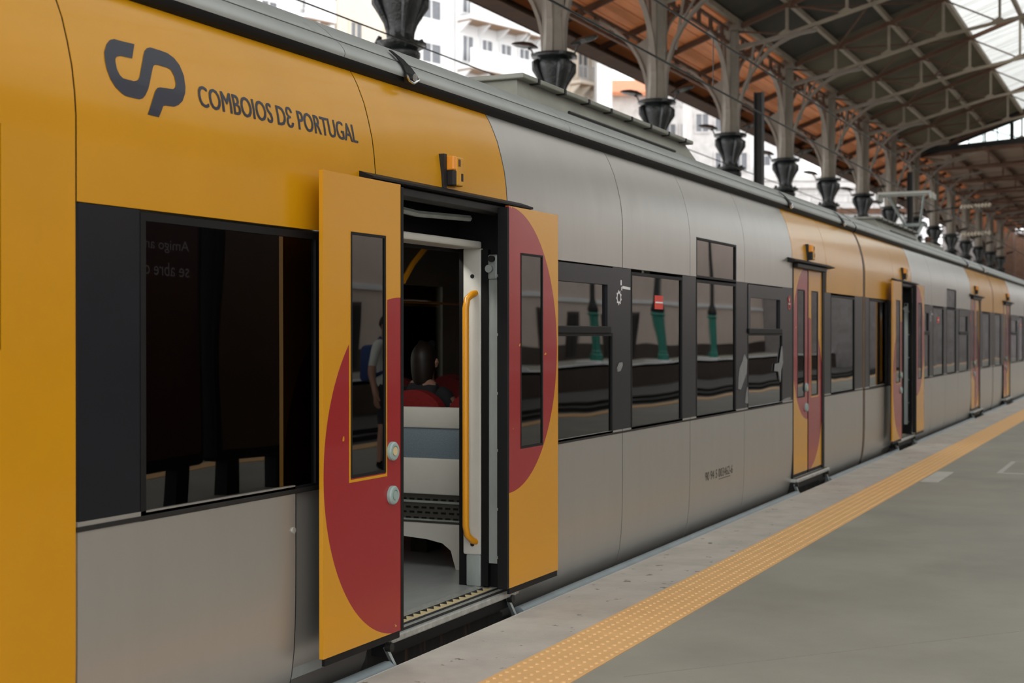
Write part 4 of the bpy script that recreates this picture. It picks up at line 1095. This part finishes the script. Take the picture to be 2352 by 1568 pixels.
# ================================================================== TOWN BEHIND
def building(px, Z, head, width, depth, height, label, wallm, rows, cols, z_first, fh, win=(1.1, 1.5), balcony=(), roof=None, soffit=True, skip=0.0, base=-0.6, terrace=None):
    """facade whose left end stands at picture column px at depth Z; head = heading of the facade in degrees"""
    th = R(YAW); f2 = Vector((math.cos(th), math.sin(th))); r2 = Vector((math.sin(th), -math.cos(th)))
    if terrace:
        px1, setback = terrace
        dv = Vector((math.cos(R(head)), math.sin(R(head)))); P0 = Vector((CAM.x, CAM.y)) + f2 * Z + r2 * ((938 - 1176) / 3267 * Z)
        tt = lambda q: ((q - 1176) / 3267 * Z - (938 - 1176) / 3267 * Z) / (dv.dot(r2) - (q - 1176) / 3267 * dv.dot(f2))
        p = P0 + dv * tt(px); width = tt(px1) - tt(px) - 0.08
        p += Vector((-math.sin(R(head)), math.cos(R(head)))) * setback
    else:
        p = Vector((CAM.x, CAM.y)) + f2 * Z + r2 * ((px - 1176) / 3267 * Z)
    b = thing('town_building', (p.x, p.y, base), label, 'building')
    b.rotation_euler = (0, 0, R(head))
    def part(name, mb, m):
        me = mb.mesh(name, m); o = bpy.data.objects.new(name, me); COL.objects.link(o); o.parent = b; KIDS.setdefault(b.name, []).append(o); return o
    # left-hand frame: facade along +x, outward is -y
    part('wall', MB().box(0, width, 0, depth, 0, height), wallm)
    cw = width / cols
    for r in range(rows):
        z = z_first + r * fh
        for c in range(cols):
            if random.random() < skip: continue
            xa = cw * (c + 0.5) - win[0] / 2
            w = part('window', rect_frame(MB(), xa - 0.1, xa + win[0] + 0.1, z - 0.1, z + win[1] + 0.1, 0.12, -0.10, 0.02), wallm)
            me = MB().box(xa, xa + win[0], -0.03, 0.01, z, z + win[1]).mesh('pane', WINDARK); o = bpy.data.objects.new('pane', me); COL.objects.link(o); o.parent = w
            me = MB().box(xa + win[0] / 2 - 0.04, xa + win[0] / 2 + 0.04, -0.07, -0.02, z, z + win[1]).mesh('glazing_bar', wallm); o = bpy.data.objects.new('glazing_bar', me); COL.objects.link(o); o.parent = w
        for (c0, c1, out) in balcony:
            xa, xb = cw * c0, cw * c1; zb = z - 0.35
            s = part('balcony', MB().box(xa, xb, -out, 0, zb - 0.22, zb), wallm)
            me = MB().box(xa + 0.05, xb - 0.05, -out + 0.05, 0.0, zb - 0.28, zb - 0.221).mesh('balcony_soffit', SOFFITBR); o = bpy.data.objects.new('balcony_soffit', me); COL.objects.link(o); o.parent = s
            n = max(2, int((xb - xa) / 1.6))
            for i in range(n + 1):
                xx = xa + 0.12 + (xb - xa - 0.36) * i / n
                me = MB().prism([(-out + 0.1, zb - 0.23), (0, zb - 0.23), (0, zb - 0.9)], 'x', xx, xx + 0.14).mesh('corbel', wallm); o = bpy.data.objects.new('corbel', me); COL.objects.link(o); o.parent = s
            rl = MB().box(xa, xb, -out, -out + 0.06, zb, zb + 0.95) if soffit else None
            if rl is None:
                rl = MB().box(xa, xb, -out, -out + 0.05, zb + 0.85, zb + 0.93)
                i = 0
                while xa + i * 0.22 < xb: rl.box(xa + i * 0.22, xa + i * 0.22 + 0.05, -out, -out + 0.04, zb, zb + 0.86); i += 1
            me = rl.mesh('balcony_rail', wallm if soffit else RAILG); o = bpy.data.objects.new('balcony_rail', me); COL.objects.link(o); o.parent = s
    if roof == 'gable':
        part('roof', MB().prism([(-0.4, height), (depth + 0.4, height), (depth / 2, height + depth * 0.28)], 'x', -0.4, width + 0.4), TERRA)
    elif roof == 'shed':
        part('roof', MB().prism([(-0.6, height - 0.1), (depth, height + depth * 0.35), (depth, height + depth * 0.35 + 0.2), (-0.6, height + 0.15)], 'x', -0.5, width + 0.5), TERRA)
    else:
        part('parapet', MB().box(-0.15, width + 0.15, -0.15, depth + 0.15, height, height + 0.35), wallm)
    return b
building(430, 80, -16.5, 0, 9, 30, 'white house front at far upper left, mostly hidden by the train roof', WHITEW, 8, 3, 5.0, 3.1, (1.0, 1.7), terrace=(655, 0))
building(655, 80, -16.5, 0, 9, 29, 'narrow white house with a small wooden bay, left of the cream building', WHITEW, 8, 1, 4.2, 3.0, (1.0, 1.8), ((0.3, 0.9, 0.5),), terrace=(775, 0.1))
building(775, 80, -16.5, 0, 9, 31, 'cream rendered building left of the white balcony block', CREAMW, 8, 2, 4.6, 3.2, (0.8, 1.6), terrace=(938, 0))
building(938, 80, -16.5, 0, 9, 30, 'slim white stair tower beside the balcony block', WHITEW, 9, 1, 5.2, 2.5, (1.5, 1.1), terrace=(1050, 0.15))
building(1050, 80, -16.5, 0, 9, 31, 'white apartment block with stacked brown-soffited balconies behind the first columns', WHITEW, 9, 5, 3.9, 2.85, (0.9, 1.5), ((0.0, 3.2, 1.1), (3.3, 4.9, 0.8)), terrace=(1265, 0))
building(1265, 80, -16.5, 0, 9, 30, 'tall pale house with railed balconies left of the second column', CREAMW, 8, 2, 3.2, 3.1, (1.0, 1.9), ((0.9, 2.0, 0.9),), soffit=False, terrace=(1366, 0.1))
building(1372, 88, -65.1, 0.9, 5, 30, 'blank white gable wall between the second and third columns', WHITEW, 1, 1, 45, 3.0, (0.4, 0.6))
building(1405, 98, -65.1, 3.4, 5, 18.6, 'low house with dark sagging tile roof behind the third column', STONEW, 4, 2, 6.9, 2.9, (0.9, 1.2), (), 'shed')
building(1480, 112, -65.1, 4.0, 6, 23.5, 'grey weathered house with many windows behind the third column', STONEW, 5, 3, 8.6, 2.9, (0.9, 1.4), ((0.1, 1.6, 0.5),))
building(1400, 90, -65.1, 2.6, 4, 14.4, 'small house with orange tiled roof just above the train roof', CREAMW, 3, 2, 6.2, 2.7, (0.9, 1.2), (), 'shed')
building(1590, 103, -65.1, 4.2, 6, 20.0, 'pale stained house left of the dark catenary mast', STONEW, 5, 3, 5.6, 2.8, (0.9, 1.3), skip=0.3)
building(1725, 112, -65.1, 4.0, 6, 18.2, 'white house with ledges right of the dark catenary mast', WHITEW, 4, 2, 5.8, 3.0, (1.0, 1.4), ((0.1, 1.9, 0.5),))
e_ = building(1650, 95, -65.1, 13.5, 5, 12.4, 'long pale stone retaining front behind the middle columns', STONEW, 1, 8, 40, 3.0, (1, 1))
for z_ in (11.9, 10.2, 7.0):
    me = MB().box(-0.2, 13.7, -0.35, 0.1, z_, z_ + 0.35).mesh('cornice', RUSTBEAM if z_ < 11 else STONEW); o = bpy.data.objects.new('cornice', me); COL.objects.link(o); o.parent = e_
blk = MB().bbox(0, 1.18, -0.06, 0.02, 0, 0.46, 0.02).mesh('stone_block', STONEW)
for r in range(24):
    for c in range(11):
        o = bpy.data.objects.new('stone_block', blk); COL.objects.link(o); o.parent = e_; o.location = (0.1 + c * 1.22 + (0.5 if r % 2 else 0) * (1 if c < 10 else 0), 0, 0.4 + r * 0.48)
building(1880, 118, -65.1, 9.0, 6, 14.2, 'pale building seen between the farther columns', WHITEW, 3, 5, 3.0, 3.0, (1.0, 1.5))

# ================================================================== PEOPLE
def person(name, label, joints, edges, radii, zones, loc):
    """one continuous body grown with a skin modifier; zones(co) -> material index"""
    me = bpy.data.meshes.new(name)
    keys = list(joints); idx = {k: i for i, k in enumerate(keys)}
    me.from_pydata([joints[k] for k in keys], [(idx[a], idx[b]) for a, b in edges], [])
    o = bpy.data.objects.new(name, me); COL.objects.link(o)
    md = o.modifiers.new('skin', 'SKIN'); md.use_smooth_shade = True
    for k in keys:
        sv = me.skin_vertices[0].data[idx[k]]; r = radii[k]
        sv.radius = (r, r) if not isinstance(r, tuple) else r
        sv.use_root = (k == 'pelvis')
    sb = o.modifiers.new('sub', 'SUBSURF'); sb.levels = 2; sb.render_levels = 2
    dg = bpy.context.evaluated_depsgraph_get()
    m2 = bpy.data.meshes.new_from_object(o.evaluated_get(dg))
    bpy.data.objects.remove(o)
    m2.materials.clear()
    mats = zones['mats']
    for mm in mats: m2.materials.append(mm)
    for p in m2.polygons:
        p.material_index = zones['fn'](p.center); p.use_smooth = True
    o = put(name, m2); o.location = loc
    return o
def hand(J, E_, Rr, wrist, d, side, pre):
    """palm and five fingers from the wrist along direction d"""
    w = Vector(J[wrist]); d = Vector(d).normalized(); sd = Vector(side).normalized()
    J[pre + 'palm'] = (w + d * 0.07)[:]; Rr[pre + 'palm'] = (0.034, 0.018); E_.append((wrist, pre + 'palm'))
    cur = d.cross(sd).normalized()
    for i, (off, ln) in enumerate(((-0.030, 0.060), (-0.010, 0.075), (0.010, 0.080), (0.028, 0.072))):
        a = w + d * 0.095 + sd * off; b = a + d * ln * 0.55 + cur * 0.008; c = b + d * ln * 0.4 + cur * 0.02
        for nm, p, r in (('a', a, 0.0095), ('b', b, 0.0088), ('c', c, 0.0075)):
            J['%sf%d%s' % (pre, i, nm)] = p[:]; Rr['%sf%d%s' % (pre, i, nm)] = r
        E_ += [(pre + 'palm', '%sf%da' % (pre, i)), ('%sf%da' % (pre, i), '%sf%db' % (pre, i)), ('%sf%db' % (pre, i), '%sf%dc' % (pre, i))]
    a = w + d * 0.045 + sd * 0.036; b = a + d * 0.04 + sd * 0.018
    J[pre + 'ta'] = a[:]; J[pre + 'tb'] = b[:]; Rr[pre + 'ta'] = 0.011; Rr[pre + 'tb'] = 0.009
    E_ += [(wrist, pre + 'ta'), (pre + 'ta', pre + 'tb')]
def head_parts(o, c, fwd, hairm, long_hair=False):
    """ears, nose, eyes, mouth and hair fixed to the head centred at c (local), facing fwd"""
    c = Vector(c); f = Vector(fwd).normalized(); s = f.cross(Vector((0, 0, 1)))
    hb = bmesh.new(); bmesh.ops.create_uvsphere(hb, u_segments=20, v_segments=12, radius=1)
    for v in list(hb.verts):
        p = v.co.copy()
        k = 1.0
        if p.y > 0.35 and p.z < 0.35: k = 0.86
        if p.z < -0.25 and not long_hair: k = 0.85
        q = c + s * p.x * 0.088 * k + f * (p.y * 0.108 * k - 0.012) + Vector((0, 0, p.z * (0.128 if p.z > 0 else (0.26 if long_hair and p.y < 0 else 0.11)) * k + 0.012))
        v.co = q
    me = bpy.data.meshes.new('hair'); hb.to_mesh(me); hb.free(); me.materials.append(hairm)
    for p in me.polygons: p.use_smooth = True
    h = bpy.data.objects.new('hair', me); COL.objects.link(h); h.parent = o
    fm = MB(); fm.tube([c + f * 0.085 + Vector((0, 0, 0.02)), c + f * 0.112 + Vector((0, 0, -0.02)), c + f * 0.09 + Vector((0, 0, -0.035))], [0.008, 0.014, 0.010], 8)
    for q in (-1, 1): fm.tube([c + s * q * 0.082 + Vector((0, 0, 0.02)), c + s * q * 0.09 - f * 0.01 + Vector((0, 0, 0.0)), c + s * q * 0.08 + Vector((0, 0, -0.03))], [0.012, 0.016, 0.010], 8)
    me = fm.mesh('face_features', SKIN, True); x = bpy.data.objects.new('face_features', me); COL.objects.link(x); x.parent = o
    em = MB()
    for q in (-1, 1): em.lathe([(0.002, -0.008), (0.012, 0.0), (0.002, 0.008)], (c + s * q * 0.033 + f * 0.088 + Vector((0, 0, 0.012)))[:], 8)
    em.tube([c + s * -0.024 + f * 0.088 + Vector((0, 0, -0.058)), c + f * 0.094 + Vector((0, 0, -0.06)), c + s * 0.024 + f * 0.088 + Vector((0, 0, -0.058))], 0.005, 6)
    me = em.mesh('eyes_and_mouth', HAIR, True); x = bpy.data.objects.new('eyes_and_mouth', me); COL.objects.link(x); x.parent = o

# standing traveller, mirrored in the open door's window
J = {'pelvis': (0, 0, 0.95), 'waist': (0, 0, 1.10), 'chest': (0, 0, 1.32), 'neckb': (0, 0, 1.47), 'neck': (0.0, 0, 1.53), 'head': (0.01, 0, 1.63), 'crown': (0.0, 0, 1.70)}
Rr = {'pelvis': (0.16, 0.12), 'waist': (0.145, 0.11), 'chest': (0.17, 0.12), 'neckb': 0.07, 'neck': 0.055, 'head': (0.085, 0.10), 'crown': (0.07, 0.08)}
E_ = [('pelvis', 'waist'), ('waist', 'chest'), ('chest', 'neckb'), ('neckb', 'neck'), ('neck', 'head'), ('head', 'crown')]
for s, q in ((-1, 'l'), (1, 'r')):
    J.update({q + 'hip': (0, 0.09 * s, 0.88), q + 'knee': (0.02, 0.10 * s, 0.49), q + 'calf': (0.0, 0.10 * s, 0.34), q + 'ank': (0, 0.105 * s, 0.09), q + 'heel': (-0.03, 0.105 * s, 0.045), q + 'toe': (0.15, 0.12 * s, 0.035),
              q + 'sho': (0, 0.19 * s, 1.42), q + 'elb': (-0.03, 0.25 * s, 1.13), q + 'wri': (0.04, 0.26 * s, 0.90)})
    Rr.update({q + 'hip': 0.095, q + 'knee': 0.06, q + 'calf': 0.055, q + 'ank': 0.042, q + 'heel': 0.04, q + 'toe': (0.045, 0.03), q + 'sho': 0.062, q + 'elb': 0.043, q + 'wri': 0.03})
    E_ += [('pelvis', q + 'hip'), (q + 'hip', q + 'knee'), (q + 'knee', q + 'calf'), (q + 'calf', q + 'ank'), (q + 'ank', q + 'heel'), (q + 'heel', q + 'toe'), ('neckb', q + 'sho'), (q + 'sho', q + 'elb'), (q + 'elb', q + 'wri')]
    hand(J, E_, Rr, q + 'wri', (0.1, 0, -1), (1, 0, 0), q)
def zf(c):
    if c.z < 0.10: return 3
    if 0.55 < c.z < 1.0 and abs(c.y) < 0.21: return 2
    if c.z > 1.48: return 0
    if c.z >= 1.0 and (abs(c.y) < 0.23 or c.z > 1.2): return 1
    return 0
st = person('person', 'x', J, E_, Rr, {'mats': [SKIN, SHIRT, DKCLOTH, BLACK], 'fn': zf}, (14.1, -4.9, 0))
st.rotation_euler = (0, 0, R(100))
tag(st, 'standing traveller in pale shirt and dark shorts, mirrored in the open door window', 'person')
head_parts(st, (0.01, 0, 1.635), (1, 0, 0), HAIR)
bagm = MB().bbox(-0.30, -0.12, -0.15, 0.15, 1.02, 1.42, 0.05)
bagm.tube([(-0.15, 0.11, 1.38), (0.0, 0.13, 1.50), (0.14, 0.12, 1.36), (0.10, 0.12, 1.15), (-0.12, 0.12, 1.08)], 0.02, 8).tube([(-0.15, -0.11, 1.38), (0.0, -0.13, 1.50), (0.14, -0.12, 1.36), (0.10, -0.12, 1.15), (-0.12, -0.12, 1.08)], 0.02, 8)
bo = bagm.build('backpack', BLUEBAG, None, True); bo.location = (14.1, -4.9, 0); bo.rotation_euler = (0, 0, R(100))
tag(bo, 'blue backpack on the standing traveller, mirrored in the open door window', 'backpack')

# seated passengers seen dimly through the open door
def seated(x, y, label, shirt, hairm, long_hair, lift):
    J = {'pelvis': (0, 0, 0.56), 'waist': (0.0, 0, 0.70), 'chest': (0.04, 0, 0.92), 'neckb': (0.05, 0, 1.08), 'neck': (0.06, 0, 1.14), 'head': (0.075, 0, 1.24), 'crown': (0.06, 0, 1.31)}
    Rr = {'pelvis': (0.14, 0.13), 'waist': (0.13, 0.11), 'chest': (0.15, 0.12), 'neckb': 0.07, 'neck': 0.05, 'head': (0.085, 0.10), 'crown': (0.07, 0.08)}
    E_ = [('pelvis', 'waist'), ('waist', 'chest'), ('chest', 'neckb'), ('neckb', 'neck'), ('neck', 'head'), ('head', 'crown')]
    for s, q in ((-1, 'l'), (1, 'r')):
        up = lift and s == 1
        J.update({q + 'hip': (0.08, 0.09 * s, 0.54), q + 'knee': (0.46, 0.11 * s, 0.55), q + 'calf': (0.48, 0.11 * s, 0.35), q + 'ank': (0.46, 0.11 * s, 0.09), q + 'toe': (0.60, 0.12 * s, 0.035),
                  q + 'sho': (0.05, 0.18 * s, 1.02), q + 'elb': (0.12, 0.24 * s, 0.76), q + 'wri': (0.30, 0.18 * s, 1.10) if up else (0.34, 0.15 * s, 0.67)})
        Rr.update({q + 'hip': 0.09, q + 'knee': 0.06, q + 'calf': 0.053, q + 'ank': 0.04, q + 'toe': (0.045, 0.03), q + 'sho': 0.06, q + 'elb': 0.042, q + 'wri': 0.03})
        E_ += [('pelvis', q + 'hip'), (q + 'hip', q + 'knee'), (q + 'knee', q + 'calf'), (q + 'calf', q + 'ank'), (q + 'ank', q + 'toe'), ('neckb', q + 'sho'), (q + 'sho', q + 'elb'), (q + 'elb', q + 'wri')]
        hand(J, E_, Rr, q + 'wri', (0.2, 0, 1) if up else (1, 0, -0.2), (0, -s, 0), q)
    def zf(c):
        if c.z < 0.10: return 3
        if c.z < 0.66 and not (c.x > 0.25 and c.z > 0.62): return 2
        if c.z > 1.10: return 0
        if abs(c.y) < 0.22 and c.x < 0.2: return 1
        return 0
    p = person('person', 'x', J, E_, Rr, {'mats': [SKIN, shirt, DKCLOTH, BLACK], 'fn': zf}, (x, y, 0.119))
    tag(p, label, 'person'); head_parts(p, (0.075, 0, 1.245), (1, 0, 0), hairm, long_hair)
    return p
p1 = seated(8.36, 1.16, 'seated passenger with dark hair and sunglasses pushed up, seen through the open door', DKCLOTH, HAIR, True, False)
sg = MB()
for s in (-1, 1): sg.disc((0.10, s * 0.04, 1.365), 0.028, 0.012, 'x', 14)
sg.bar((0.095, -0.02, 1.37), (0.095, 0.02, 1.37), 0.008).build('sunglasses', BLACK).parent = p1
p2 = seated(8.36, 0.60, 'seated passenger in ochre top beside the yellow grab rail inside the train', OCHRE, HAIR, False, True)
